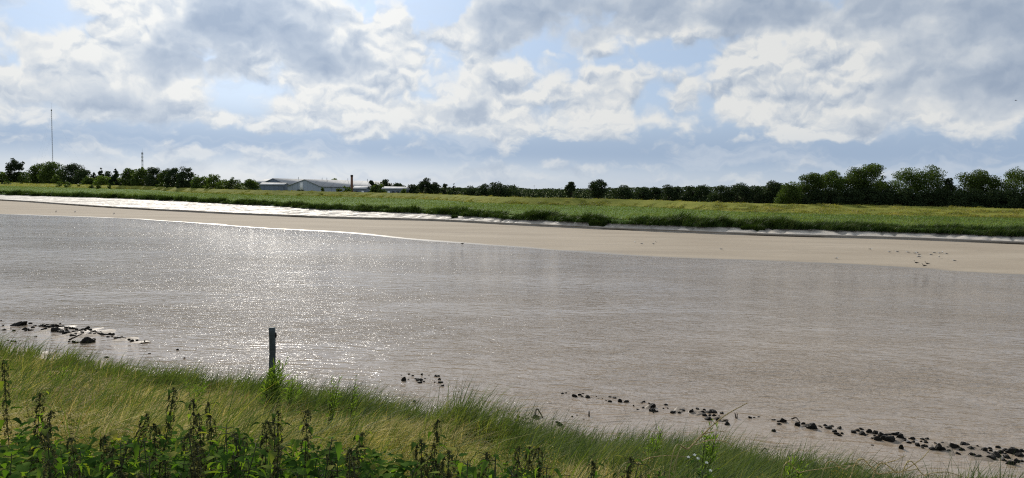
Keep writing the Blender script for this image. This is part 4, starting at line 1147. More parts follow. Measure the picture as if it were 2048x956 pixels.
def ordw(n):
    w = ['first', 'second', 'third', 'fourth', 'fifth', 'sixth', 'seventh', 'eighth', 'ninth', 'tenth', 'eleventh', 'twelfth', 'thirteenth', 'fourteenth', 'fifteenth', 'sixteenth', 'seventeenth', 'eighteenth', 'nineteenth', 'twentieth']
    if n <= 20: return w[n - 1]
    return '%d%s' % (n, {1: 'st', 2: 'nd', 3: 'rd'}.get(n % 10 if n % 100 not in (11, 12, 13) else 0, 'th'))


cnt = {}
for i, (px, py, x, y, z, h) in enumerate(nets):
    tall = i in LEAD
    k = int(RNG.integers(0, 7)) if (tall or RNG.uniform() < 0.22) else 7 + int(RNG.integers(0, 6))
    o = nprot[k] if not used[k] else copy_tree(nprot[k]); used[k] = True
    o.location = (x, y, z - 0.03); s = h * RNG.uniform(0.9, 1.0)
    k_ = 0.5 + 0.5 * h; o.scale = (k_, k_, h + 0.03); o.rotation_euler = (RNG.normal(0, .10), RNG.normal(0.03, .12), RNG.normal(0, 0.9))
    key = ('tall', k < 7) if tall else ('low', k < 7)
    cnt[key] = cnt.get(key, 0) + 1
    if px < 45 and py < 720: lab = 'tallest dark nettle at the far left, its top reaching above the shore grass'
    elif abs(px - 265) < 2 and tall: lab = 'tall dark nettle hung with tassels, standing alone in front of the pale flattened grass'
    elif tall: lab = 'tall nettle with hanging tassels against the flattened grass, %s such from the left' % ordw(cnt[key])
    elif k < 7: lab = 'low tasselled nettle along the bottom of the picture, %s such from the left' % ordw(cnt[key])
    else: lab = 'low leafy nettle without tassels along the bottom, %s such from the left' % ordw(cnt[key])
    tag(o, lab, 'nettle', 'stinging nettles at the top of the near bank')

# mixed broad leaves that fill the spaces between the nettles
LV, LQ, off = [], [], 0
pool = [nettle_leaf(1.0, RNG.uniform(.24, .36), RNG.uniform(.1, .9), RNG.uniform(.1, .5)) for _ in range(12)]
while len(LV) < 7500:
    px, Y = RNG.uniform(-120, 1250), RNG.uniform(2.3, 5.2); lim = 878 + max(0, px - 450) * 0.13 + 30 * math.sin(px * .031 + 2 * math.sin(px * .013) + 3 * Y)
    p = at_depth(px, RNG.uniform(min(lim, 990), 1000), Y); z = float(near_z(p[0], p[1])); h = p[2] - z
    if h < 0.05 or h > 1.0: continue
    V, q = pool[int(RNG.integers(0, 12))]; V = rot_z(rot_y(V * RNG.uniform(0.03, 0.10), RNG.uniform(-.7, .7)), RNG.uniform(0, 6.28)) + p
    LV.append(V); LQ.append(q + off); off += len(V)
o = link('undergrowth', mesh_np('undergrowth', np.concatenate(LV), np.concatenate(LQ), M_nleaf)); tag(o, 'mixed leafy undergrowth filling the spaces between the nettles', 'undergrowth', kind='stuff')

# ------------------------------------------------------------------ ochre dry plants with clustered seed heads
M_ochre = leafy('ochre_seeds', [(0.0, (0.10, 0.115, 0.032)), (0.5, (0.19, 0.175, 0.055)), (1.0, (0.30, 0.26, 0.10))], 0.3, 0.6, (1.15, 1.0, 0.5), 0.15)
def ochre_proto():
    st, sd, lf = MB(), MB(), MB()
    for k in range(7):
        a = RNG.uniform(0, 6.28); r = RNG.uniform(0.04, 0.2); h = RNG.uniform(0.65, 1.0)
        e = np.array([r * math.cos(a) + .06, r * math.sin(a), h]); st.tube([(0, 0, 0), e * [.4, .4, .6], e], [.0035, .0026, .0016], 4, False)
        C = e + RNG.normal(size=(70, 3)) * [0.055, 0.055, 0.035] + [0, 0, -0.01]
        V, q = leaf_quads(C, 0.0085); sd.add(V, q)
        C = e * [.6, .6, .55] + RNG.normal(size=(26, 3)) * [.06, .06, .12]; V, q = leaf_quads(C, 0.024); lf.add(V, q)
    root = empty('dry_plant'); st.build('stem', M_stem, root); sd.build('seed_clumps', M_ochre, root); lf.build('foliage', M_nleaf, root)
    return root
op = [ochre_proto() for _ in range(4)]; ou = [False] * 4
spots = [(835, 868, 6.6), (855, 895, 5.6), (880, 880, 6.4), (905, 900, 5.8), (930, 880, 7.0), (948, 905, 5.6), (870, 915, 4.8), (1085, 905, 5.6), (1105, 890, 6.2), (985, 925, 5.0), (840, 920, 4.6), (815, 890, 5.8),
         (62, 800, 8.0), (20, 850, 5.2), (95, 830, 6.4), (145, 800, 8.0), (160, 850, 5.6), (240, 870, 5.0), (390, 880, 4.9), (712, 905, 5.0), (1030, 880, 7.0), (1540, 935, 7.2), (1660, 945, 7.8), (1290, 920, 6.2)]
spots.sort()
for i, (px, py, Y) in enumerate(spots):
    p = at_depth(px, py, Y); z = float(near_z(p[0], p[1])); h = float(np.clip(p[2] - z, 0.3, 1.1)); k = i % 4
    o = op[k] if not ou[k] else copy_tree(op[k]); ou[k] = True
    o.location = (p[0], p[1], z); o.scale = (1, 1, h); o.rotation_euler = (0, 0, RNG.uniform(0, 6.28))
    tag(o, 'ochre plant with clustered dry seed heads, %s of these from the left' % ordw(i + 1), 'plant', 'ochre seeding plants on the near bank')

# ------------------------------------------------------------------ bushy green shore plants that stand above the grass
M_wleaf = leafy('shore_plant_leaves', [(0.0, (0.07, 0.13, 0.024)), (0.6, (0.12, 0.20, 0.04)), (1.0, (0.18, 0.26, 0.06))], 0.5, 0.45, (1.25, 1.25, 0.4), 0.12)
def leafy_proto(n, spread, leafl):
    st, lf = MB(), MB()
    for k in range(n):
        a = RNG.uniform(0, 6.28); r = spread * RNG.uniform(0.2, 1); h = RNG.uniform(0.6, 1.0)
        e = np.array([r * math.cos(a) + 0.12 * h, r * math.sin(a), h]); m = e * [.45, .45, .5]
        st.tube([(r * .3 * math.cos(a), r * .3 * math.sin(a), 0), m, e], [.005, .004, .0015], 4, False)
        for j in range(26):
            u = RNG.uniform(0.12, 1.0); c = (m * (u * 2) if u < .5 else m + (e - m) * (u * 2 - 1))
            l = leafl * (1.15 - .6 * u) * RNG.uniform(.6, 1.2); d = RNG.normal(size=3) * [.6, .6, .4] + [0.3, 0, 1.0]; d /= np.linalg.norm(d); sd = np.cross(d, RNG.normal(size=3)); sd /= np.linalg.norm(sd)
            w = l * 0.055 + 0.002
            lf.add([c, c + d * l * .5 + sd * w, c + d * l + [0, 0, -.12 * l], c + d * l * .5 - sd * w], [(0, 1, 2, 3)])
    root = empty('shore_plant'); st.build('stem', M_stem, root); lf.build('foliage', M_wleaf, root); return root
for (px, py, Y, n, sp, l, lab) in [
        (535, 712, 18.0, 16, .34, .26, 'tall bushy green plant growing round the foot of the timber post'),
        (575, 748, 18.5, 11, .32, .22, 'green feathery plant just right of the plant round the post'),
        (655, 745, 15.5, 10, .16, .13, 'slim leafy plant rising against the water right of the post'),
        (698, 738, 15.8, 4, .10, .12, 'thin single-stemmed plant right of the slim leafy plant'),
        (1403, 838, 11.2, 12, .16, .16, 'bright green bushy plant rising out of the shore grass beside the tall seed head'),
        (1300, 850, 13.5, 12, .3, .17, 'bright green leafy clump in the shore grass left of the tall seed head'),
        (1578, 888, 11.0, 12, .2, .16, 'bright green leafy plant nearest the right end of the shore grass'),
        (385, 745, 17.0, 11, .4, .2, 'bright green clump in the grass left of the post'),
        (110, 730, 16.0, 10, .4, .2, 'green clump of stems in the grass below the left stone bar')]:
    p = at_depth(px, py, Y); z = float(near_z(p[0], p[1])); h = max(0.4, p[2] - z)
    o = leafy_proto(n, sp / h * 1.0, l); o.location = (p[0], p[1], z - .02); o.scale = (h, h, h); tag(o, lab, 'plant')

# small white flowers below the tall seed head
M_white = plain('white_petals', (0.75, 0.76, 0.70), 0.6, var=0.05)
root0 = None
p = at_depth(1385, 918, 7.2); z = float(near_z(p[0], p[1])); root = empty('white_flower', (p[0], p[1], z)); tag(root, 'leafy plant with small white flowers in the grass below the tall seed head', 'flower')
st, lf = MB(), MB(); hh = p[2] - z
for (dx_, dz_) in ((-.035, .01), (0.03, 0.03), (0.075, -0.02), (0.155, -0.05), (0.19, -0.12)):
    e = np.array([dx_, RNG.normal() * .04, hh + dz_]); st.tube([(0.06, 0, 0), e * [.7, 1, .6], e], [.003, .0025, .0015], 4, False)
    fl = MB()
    for j in range(5):
        a = j * 1.2566 + RNG.uniform(0, .3); d = np.array([math.cos(a), math.sin(a) * .6, math.sin(a) * .5 + .1]); s_ = np.cross(d, [0.1, -1, .3]); s_ /= np.linalg.norm(s_)
        fl.add([e, e + d * .012 + s_ * .006, e + d * .02, e + d * .012 - s_ * .006], [(0, 1, 2, 3)])
    fl.build('flower_head', M_white, root)
    for j in range(14):
        c = e * [.9, 1, RNG.uniform(.3, .95)]; V, q = nettle_leaf(.07, .016, .5, .3); lf.add(rot_z(V, RNG.uniform(0, 6.28)) + c, q)
st.build('stem', M_stem, root); lf.build('foliage', M_nleaf, root)

# ------------------------------------------------------------------ single tall grass stalks with long seed heads
def stalk(pts, head_from, Y, label, thick=1.0, dense=1.0):
    """pts: columns of the photograph along the stalk, foot first; built at depth Y"""
    Pq = np.array([at_depth(a, b, Y + 0.12 * i) for i, (a, b) in enumerate(pts)])
    z = float(near_z(Pq[0][0], Pq[0][1]))
    if Pq[0][2] > z: Pq = np.vstack([[Pq[0][0] - 0.05, Pq[0][1], z], Pq])
    t = np.linspace(0, 1, len(Pq)); tq = np.linspace(0, 1, 40); C = smooth_curve(t, Pq, tq)
    root = empty('grass_stalk', tuple(C[0])); C = C - C[0]
    tag(root, label, 'grass stalk', 'single grass stalks in front of the river')
    b = MB(); b.tube(C, np.linspace(.0022, .0008, 40) * thick, 5); b.build('stem', M_seedstem, root)
    hd = MB(); n = int(170 * dense); hd.tube(C[int(39 * head_from):], .0016 * thick, 5, False)
    for j in range(n):
        u = head_from + (1 - head_from) * (j / n); c = np.array([np.interp(u, tq, C[:, k]) for k in range(3)]); d = np.array([np.interp(min(u + .04, 1), tq, C[:, k]) - np.interp(u - .03, tq, C[:, k]) for k in range(3)]); d /= np.linalg.norm(d)
        s_ = np.cross(d, RNG.normal(size=3)); s_ /= np.linalg.norm(s_); l = .013 * thick * (1.15 - .6 * (u - head_from) / (1 - head_from)); dd_ = d * .95 + s_ * .25; w_ = np.cross(dd_, s_ + RNG.normal(size=3) * .3); w_ /= np.linalg.norm(w_)
        hd.add([c, c + dd_ * l * .5 + w_ * l * .22, c + dd_ * l, c + dd_ * l * .5 - w_ * l * .22], [(0, 1, 2, 3)])
    hd.build('seed_clumps', M_seed, root)
M_seedstem = plain('straw_stem', (0.22, 0.19, 0.08), 0.6, var=.2, scale=9)
stalk([(1340, 940), (1380, 895), (1440, 838), (1494, 806)], .40, 3.4, 'tall grass stalk with a thick seed head slanting up to the right over the stones', 1.35, 1.6)
stalk([(1350, 945), (1390, 880), (1425, 863), (1448, 863)], .6, 3.5, 'short side stalk with a level seed head below the tall slanting one', .9)
stalk([(1345, 950), (1400, 887), (1445, 882), (1468, 893)], .45, 3.6, 'grass stalk arching over to the right below the tall slanting seed head', 1.0)
stalk([(1740, 975), (1800, 945), (1840, 920), (1858, 901)], .2, 3.3, 'pale grass stalk slanting up towards the right-hand stone bar', 1.2, 1.2)
stalk([(1700, 962), (1760, 948), (1810, 942), (1834, 938)], .25, 3.3, 'pale grass stalk lying nearly level at the lower right', 1.1)
stalk([(1640, 970), (1690, 938), (1720, 928), (1752, 936)], .3, 3.5, 'pale grass stalk bowing over at the left of the lower right group', 1.0)
stalk([(1720, 970), (1765, 930), (1790, 921), (1812, 911)], .55, 3.6, 'short pale seed head between the bowed stalk and the slanting stalk at the lower right', 1.0, .6)
stalk([(1800, 970), (1850, 950), (1890, 944), (1925, 953)], .2, 3.2, 'bowed pale grass stalk nearest the lower right corner', 1.1)
stalk([(1230, 975), (1280, 925), (1320, 912), (1372, 913)], .45, 3.6, 'pale bent stalk crossing the shore grass left of the white flowers', 1.0)
stalk([(1560, 965), (1600, 945), (1640, 938), (1700, 930)], .3, 3.6, 'green bent stalk just left of the lower right group of stalks', .9)

# ------------------------------------------------------------------ weed-covered stones in the river
def mat_rock():
    m, n = material('weedy_stone'); g = n.new('ShaderNodeTexCoord').outputs['Object']
    f = n.noise(g, 2.2, 6.0, 0.65)
    oi = n.new('ShaderNodeObjectInfo').outputs['Random']
    c = n.ramp(f, [(0.3, (0.007, 0.006, 0.005)), (0.6, (0.015, 0.013, 0.010)), (0.8, (0.035, 0.030, 0.023))])
    n.put(n.b.inputs['Base Color'], n.vm('SCALE', c, scale=n.m('ADD', 0.7, n.m('MULTIPLY', oi, 0.7))))
    n.put(n.b.inputs['Roughness'], n.ramp(f, [(0.35, (.38,) * 3), (0.7, (.75,) * 3)])); n.b.inputs['Specular IOR Level'].default_value = 0.12
    bp = n.new('ShaderNodeBump'); bp.inputs['Strength'].default_value = 0.9; bp.inputs['Distance'].default_value = 0.08
    n.put(bp.inputs['Height'], n.noise(g, 7.0, 6.0, 0.7)); n.put(n.b.inputs['Normal'], bp.outputs[0])
    return m
M_rock = mat_rock()


def ico(sub):
    import bmesh
    bm = bmesh.new(); bmesh.ops.create_icosphere(bm, subdivisions=sub, radius=1.0)
    bm.verts.ensure_lookup_table(); V = np.array([v.co for v in bm.verts]); f = np.array([[v.index for v in p.verts] for p in bm.faces]); bm.free()
    return V, f
IV, IF = ico(4)


def rock_mesh(seed):
    r = np.random.default_rng(seed); V = IV.copy()
    for _ in range(9):                                     # chip flat facets off
        d = r.normal(size=3); d /= np.linalg.norm(d); k = r.uniform(0.45, 0.85); s = V @ d
        V = V - np.outer(np.maximum(s - k, 0) * 0.85, d)
    q = V * 2.1 + r.uniform(0, 50, 3)
    V = V * (1 + 0.24 * fbm(q[:, 0] + q[:, 2] * .7, q[:, 1] - q[:, 2] * .6, seed, 4)[:, None] + 0.05 * fbm(q[:, 0] * 4 + q[:, 2] * 3, q[:, 1] * 4, seed + 1, 3)[:, None])
    V = V / np.abs(V).max(0)
    return mesh_np('stone', V, IF, M_rock, True)
RM = [rock_mesh(200 + i) for i in range(12)]


def stones(pts, line, group, minw=5):
    """pts: (px, py of the waterline, width px[, height px[, own label]]) -> a stone standing in the shallow water for each"""
    pts = sorted(pts, key=lambda r: r[0]); big = small = 0
    for r in pts:
        px, py, w = r[:3]; h = r[3] if len(r) > 3 and r[3] else w * 0.5
        p = ground(px, py, 0.0); p[2] = max(0.0, float(near_z(p[0], p[1])) if shore_dist(p[0], p[1]) > -0.2 else 0.0)
        k = p[1] / F; W = max(w, 2.6) * k; H = h * k
        o = link('stone', RM[int(RNG.integers(0, 12))]); o.location = (p[0], p[1] + W * .2, p[2] + H * 0.12); o.scale = (W / 2 * RNG.uniform(1.0, 1.25), W / 2 * RNG.uniform(.6, .95), H * 0.78)
        o.rotation_euler = (RNG.normal(0, .15), RNG.normal(0, .12), RNG.uniform(-.5, .5) + (math.pi if RNG.uniform() < .5 else 0))
        lab = r[4] if len(r) > 4 else None
        if not lab:
            if w >= 12: big += 1; lab = 'larger black stone %s, %s larger from left' % (line, ordw(big))
            else: small += 1; lab = 'small black stone %s, %s small from left' % (line, ordw(small))
        tag(o, lab, 'stone', group)


cA = lambda u, v: (u * 0.14648, 630 + v * 0.14648)
A = [(*cA(12, 80), 4), (*cA(205, 148), 36, 9, 'long flat black slab, the leftmost large stone of the left bar'), (*cA(405, 122), 8), (*cA(350, 130), 7, 3), (*cA(35, 150), 5), (*cA(42, 210), 9, 4), (*cA(180, 222), 8), (*cA(148, 182), 3), (*cA(325, 202), 12), (*cA(275, 180), 4), (*cA(350, 220), 6), (*cA(405, 212), 11), (*cA(440, 175), 7), (*cA(475, 150), 7, 3),
     (*cA(160, 362), 9, 3), (*cA(205, 372), 7, 4), (*cA(110, 350), 4), (*cA(480, 296), 7, 2),
     (*cA(560, 155), 14, 6), (*cA(610, 160), 10), (*cA(660, 170), 12), (*cA(735, 225), 18, 13, 'big rounded black stone in the thick middle of the left bar'), (*cA(595, 205), 12), (*cA(640, 200), 10), (*cA(690, 150), 9), (*cA(720, 160), 12), (*cA(770, 160), 12), (*cA(820, 165), 10), (*cA(860, 165), 9), (*cA(910, 180), 11), (*cA(960, 190), 10), (*cA(1000, 190), 9), (*cA(1040, 205), 9),
     (*cA(800, 215), 8), (*cA(830, 240), 11), (*cA(790, 235), 8), (*cA(880, 260), 12, 8), (*cA(910, 225), 8), (*cA(940, 245), 8), (*cA(985, 285), 11), (*cA(1010, 240), 10), (*cA(1060, 240), 8), (*cA(960, 270), 6), (*cA(1100, 215), 9), (*cA(1130, 205), 9), (*cA(1180, 200), 12, 9, 'pointed black stone standing highest on the right half of the left bar'), (*cA(1225, 215), 10), (*cA(1110, 245), 9), (*cA(1160, 230), 8), (*cA(1215, 265), 11), (*cA(1250, 245), 9), (*cA(1290, 235), 9), (*cA(1310, 250), 9), (*cA(1350, 245), 9), (*cA(1345, 265), 8), (*cA(1400, 270), 12, 6), (*cA(1180, 285), 9, 3),
     (*cA(1480, 270), 9), (*cA(1535, 275), 10), (*cA(1470, 305), 7, 3), (*cA(1525, 300), 5), (*cA(1580, 320), 10), (*cA(1630, 315), 8), (*cA(1660, 300), 5), (*cA(1690, 320), 8), (*cA(1710, 335), 7), (*cA(1760, 345), 8), (*cA(1795, 362), 10), (*cA(1870, 352), 7), (*cA(1935, 382), 6), (*cA(1972, 375), 4, 5), (*cA(1565, 347), 3),
     (*cA(1180, 382), 24, 15, 'big black boulder lying by itself below the left bar'), (*cA(1280, 335), 9, 4), (*cA(1015, 378), 14, 7, 'ragged black lump just left of the lone boulder below the left bar'), (*cA(935, 370), 6), (*cA(1100, 372), 8, 3)]
A += [(*cA(u, 150 + (u - 480) * 0.118 + RNG.normal() * 28), RNG.uniform(4, 8)) for u in RNG.uniform(540, 1400, 22)]
stones(A, 'in the left stone bar', 'stones of the left bar')
c0_ = lambda u, v: (u * 0.3514, 620 + v * 0.3514)
stones([(*c0_(1010, 228), 6, 4), (*c0_(1115, 222), 3), (*c0_(1050, 275), 5), (*c0_(850, 250), 6, 2), (*c0_(605, 272), 9, 4), (*c0_(490, 265), 4)], 'alone in the glitter left of the post', 'single stones in the glitter left of the post')
cB = lambda u, v: (760 + u * 0.2678, 700 + v * 0.2678)
stones([(*cB(160, 190), 3), (*cB(180, 230), 12, 9), (*cB(215, 182), 6), (*cB(242, 194), 6), (*cB(310, 187), 5, 5), (*cB(268, 218), 6), (*cB(295, 230), 16, 7), (*cB(297, 246), 10), (*cB(330, 238), 5), (*cB(335, 214), 4), (*cB(425, 198), 10, 4), (*cB(443, 222), 6, 5), (*cB(450, 246), 10, 5), (*cB(465, 270), 8), (*cB(407, 242), 4), (*cB(212, 222), 4), (*cB(365, 190), 3)],
       'in the scatter right of the post', 'stones of the small scatter right of the post')
stones([(*cB(258, 390), 8, 5), (*cB(500, 442), 7), (*cB(590, 440), 4), (*cB(940, 532), 9, 6), (*cB(1030, 508), 8, 5), (*cB(1022, 540), 11, 7), (*cB(1066, 513), 5), (*cB(1105, 516), 5), (*cB(1090, 520), 4), (*cB(1162, 512), 15, 10), (*cB(1345, 570), 13, 9), (*cB(1322, 545), 8), (*cB(1435, 500), 5), (*cB(1520, 518), 4), (*cB(1470, 488), 4), (*cB(960, 478), 5)],
       'on the mud along the near shore', 'stones along the near shore')
cD = lambda u, v: (1100 + u * 0.2441, 740 + v * 0.2441)
DD = [(102, 195, 7), (130, 190, 5), (200, 220, 14, 8), (242, 208, 8), (268, 195, 6, 2), (262, 218, 6), (305, 228, 13, 6), (490, 222, 8, 3), (530, 230, 9, 3), (460, 250, 4), (492, 262, 9, 4), (570, 262, 10, 7), (625, 266, 13, 6), (685, 296, 3, 3), (768, 264, 8, 4), (752, 272, 7, 2), (765, 312, 6, 4), (812, 275, 5), (840, 308, 17, 9), (840, 340, 14, 7), (870, 342, 8), (720, 326, 7, 2), (850, 353, 4), (950, 288, 9, 4), (930, 318, 5), (965, 315, 5), (1010, 352, 14, 6), (1060, 355, 7, 5), (1090, 336, 13, 5), (1033, 314, 4), (1165, 352, 11, 9), (1210, 326, 9, 6), (1222, 355, 8), (1250, 350, 9), (1265, 332, 8, 4), (1270, 375, 11, 6), (1300, 352, 11), (1345, 352, 17, 7), (1310, 375, 8), (1302, 410, 16, 8), (1410, 358, 9), (1350, 378, 9), (1385, 388, 8), (1382, 415, 10, 8), (1452, 450, 12, 8), (1640, 394, 8, 5), (1672, 392, 5), (1710, 386, 6, 2), (1835, 412, 9, 3), (1912, 428, 15, 10), (1880, 446, 9, 4), (1838, 506, 10, 8), (1870, 425, 6), (430, 236, 3), (395, 234, 3), (380, 218, 3)]
stones([(*cD(r[0], r[1]), *r[2:]) for r in DD], 'in the broken middle line', 'stones of the broken middle line')
cE = lambda u, v: (1536 + u * 0.25, 740 + v * 0.25)
EE = [(240, 448, 13, 9), (285, 435, 9, 5), (355, 472, 22, 15), (292, 452, 8, 2), (420, 452, 8, 2), (430, 462, 4), (460, 446, 9, 4), (490, 470, 14, 8), (515, 452, 8, 4), (575, 472, 9, 6), (535, 498, 9, 6), (550, 516, 12, 7), (575, 528, 9, 5), (592, 512, 7), (525, 562, 3), (690, 504, 10, 7), (715, 490, 10, 5), (750, 478, 10, 5), (755, 518, 13, 8), (778, 526, 6), (815, 502, 14, 8), (860, 512, 15, 8), (910, 535, 16, 10), (835, 550, 6), (880, 562, 16, 9), (990, 574, 35, 12, 'long low black boulder, the largest of the right-hand stone bar'), (1015, 520, 18, 6), (1065, 552, 18, 12), (970, 520, 10, 4), (940, 528, 9, 6), (1090, 555, 10, 5), (1075, 634, 11, 11, 'black stone standing alone below the left half of the right-hand stone bar'), (838, 604, 6, 2), (1130, 586, 9, 5), (1160, 556, 11, 6), (1165, 580, 8), (1203, 608, 13, 9), (1240, 556, 9, 4), (1275, 554, 8, 4), (1268, 584, 9, 4), (1255, 614, 13, 6), (1230, 575, 6), (1318, 640, 14, 7), (1368, 640, 19, 18, 'big upright grey-black boulder in the middle of the right-hand stone bar'), (1400, 588, 9, 4), (1405, 650, 14, 9), (1450, 654, 12, 6), (1485, 625, 18, 13), (1525, 674, 9, 5), (1440, 628, 9), (1520, 620, 9, 5), (1568, 600, 16, 8), (1600, 596, 10, 3), (1560, 645, 13, 7), (1625, 642, 16, 9), (1635, 686, 15, 10), (1680, 614, 8), (1690, 700, 15, 7), (1660, 635, 10), (1740, 655, 18, 10), (1765, 672, 10), (1780, 632, 10, 4), (1800, 716, 22, 7), (1835, 698, 24, 11), (1848, 625, 11, 6), (1868, 665, 14, 8), (1915, 706, 13, 8), (1950, 758, 20, 10), (1975, 672, 30, 17), (1905, 645, 14, 6), (2022, 692, 18, 10), (2035, 655, 12), (2000, 740, 13), (1925, 660, 10), (1890, 728, 10, 5), (1745, 688, 5), (1700, 650, 8), (1790, 650, 9), (1990, 722, 9), (2040, 735, 10), (2075, 690, 22, 12), (2060, 720, 14)]
EE += [(u, 470 + (u - 560) * 0.168 + RNG.normal() * 22, RNG.uniform(3.5, 8)) for u in RNG.uniform(680, 2045, 26)]
stones([(*cE(r[0], r[1]), *r[2:]) for r in EE if r[0] < 2050], 'in the right-hand bar', 'stones of the right-hand bar')
stones([(1602, 927, 9, 6), (1620, 928, 12, 8), (1670, 936, 8, 4), (1710, 932, 16, 7), (1470, 901, 8, 5), (1460, 896, 6)], 'on the shore mud at the right', 'stones on the shore mud at the right')

# sticks and driftwood
M_wood = plain('wet_driftwood', (0.05, 0.038, 0.028), 0.7, var=.4, scale=6, bump=.5)
def stick(pts, w, label, lift=0.0, name='driftwood', forks=()):
    P = np.array([ground(a, b, 0.0) + [0, 0, c] for a, b, c in pts]); P[:, 2] += np.maximum(0, [float(near_z(p[0], p[1])) if shore_dist(p[0], p[1]) > 0 else 0 for p in P])
    t = np.linspace(0, 1, len(P)); C = smooth_curve(t, P, np.linspace(0, 1, 14)); C += RNG.normal(size=C.shape) * w * .12
    b = MB(); o = C[0].copy(); k = np.linspace(1, .55, 14); b.tube(C - o, w * k, 7)
    for (u, dv) in forks:
        c = C[int(u * 13)] - o; b.tube([c, c + np.array(dv) * .5, c + np.array(dv)], [w * .6, w * .45, w * .25], 6)
    tag(b.build(name, M_wood, None, tuple(o), True), label, 'driftwood')
stick([(1472, 838, -.1), (1471, 836, .06), (1469, 835, .14)], .022, 'left one of two short stakes standing in the water beside the seed head')
stick([(1474, 838, -.1), (1474, 836, .05), (1474, 835, .12)], .02, 'right one of two short stakes standing in the water beside the seed head')
stick([(1178, 834, -.1), (1178, 832, .05), (1177.6, 831, .12)], .03, 'short stub sticking out of the water right of the mud spit')
stick([(1583, 840, .03), (1592, 842, .10), (1600, 848, .03)], .025, 'thin branch lying over a stone at the left end of the right-hand bar')
stick([(1068, 838, .0), (1074, 829, .17), (1086, 836, .0)], .03, 'dark arched branch over the stone at the tip of the mud spit')
stick([(991, 838, .0), (994, 833, .09), (995, 829, .18)], .035, 'forked brown stump at the left of the mud spit', forks=((.5, (-.16, 0, .05)), (.7, (.12, 0, .06))))
stick([(138, 681, .02), (150, 680, .12), (165, 677, .2)], .04, 'dark pole propped on the lone boulder below the left bar')
stick([(1665, 948, .02), (1690, 940, .12), (1712, 938, .10), (1740, 950, .0)], .03, 'dark bowed branch on the mud at the lower right')
stick([(1523, 905, .02), (1530, 903, .09), (1537, 908, .02)], .018, 'small arched twig on the mud right of the tall seed head')
for k, (a, b, c, d) in enumerate([(1005, 838, 1022, 842), (1012, 850, 1040, 846), (1030, 856, 1062, 850), (1045, 848, 1070, 853), (1000, 856, 1016, 858), (1050, 840, 1066, 844)]):
    stick([(a, b, .02), ((a + c) / 2, (b + d) / 2 - .5, .03), (c, d, .02)], .014, 'thin brown stick lying on the mud spit, %s from the left' % ordw([2, 3, 4, 5, 1, 6][k]))

# ------------------------------------------------------------------ timber post on the shore
M_post = plain('weathered_timber', (0.055, 0.068, 0.072), 0.7, var=.35, scale=5, bump=.6)
M_iron = plain('rusty_iron', (0.035, 0.03, 0.028), 0.7, 0.3, var=.3)
p = at_depth(544.5, 655, 21.6); gz = float(near_z(p[0], p[1])); hp = p[2] - gz; wpo = 11.2 * 21.6 / F
root = empty('marker_post', (p[0], p[1], gz), 0.12); tag(root, 'dark square timber post in the grass at the water edge, bracket near its top', 'post')
h2, c_ = wpo / 2, wpo * .09
B = MB(); ring = [(-h2 + c_, -h2), (h2 - c_, -h2), (h2, -h2 + c_), (h2, h2 - c_), (h2 - c_, h2), (-h2 + c_, h2), (-h2, h2 - c_), (-h2, -h2 + c_)]
zs = np.linspace(-.3, hp, 14); V = []
for i, z in enumerate(zs):
    for x, y in ring: V.append((x * (1 + RNG.normal() * .012) + .006 * math.sin(i * .8), y * (1 + RNG.normal() * .012), z + (0.012 * RNG.normal() if i == 13 else 0)))
V.append((0, 0, hp - .004)); q = [(i * 8 + k, i * 8 + (k + 1) % 8, (i + 1) * 8 + (k + 1) % 8, (i + 1) * 8 + k) for i in range(13) for k in range(8)]
B.add(V, q, [(13 * 8 + k, 13 * 8 + (k + 1) % 8, 14 * 8) for k in range(8)]); B.build('post', M_post, root)
B = MB(); B.box(h2 - .002, h2 + .035, -.045, .045, hp - .30, hp - .17); B.box(h2 - .002, h2 + .014, -.05, .05, hp - .17, hp - .155); br = B.build('bracket', M_iron, root)
B = MB(); B.tube([(h2 + .033, 0, hp - .235), (h2 + .052, 0, hp - .235)], .012, 8); B.build('bolt', M_iron, br)
B = MB(); B.box(-h2 - .012, -h2 + .002, -.03, .03, 0.15, hp * .52); B.build('edge_strip', plain('grey_strip', (.10, .13, .15), .6, .2), root)

# ------------------------------------------------------------------ birds on the sandbank
M_gullw = plain('white_plumage', (0.72, 0.71, 0.68), 0.7, var=.04); M_gullg = plain('grey_wings', (0.07, 0.072, 0.08), 0.7, var=.1); M_black = plain('black_plumage', (0.012, 0.012, 0.013), 0.5, var=.2); M_bill = plain('bill', (0.45, 0.30, 0.05), .5)


def loft(path, sides=12):
    V, q = [], []
    for i, (x, z, ry, rz) in enumerate(path):
        for k in range(sides):
            a = 2 * math.pi * k / sides; V.append((x, ry * math.cos(a), z + rz * math.sin(a)))
    for i in range(len(path) - 1):
        for k in range(sides):
            k2 = (k + 1) % sides; q.append((i * sides + k, i * sides + k2, (i + 1) * sides + k2, (i + 1) * sides + k))
    return np.array(V), np.array(q)


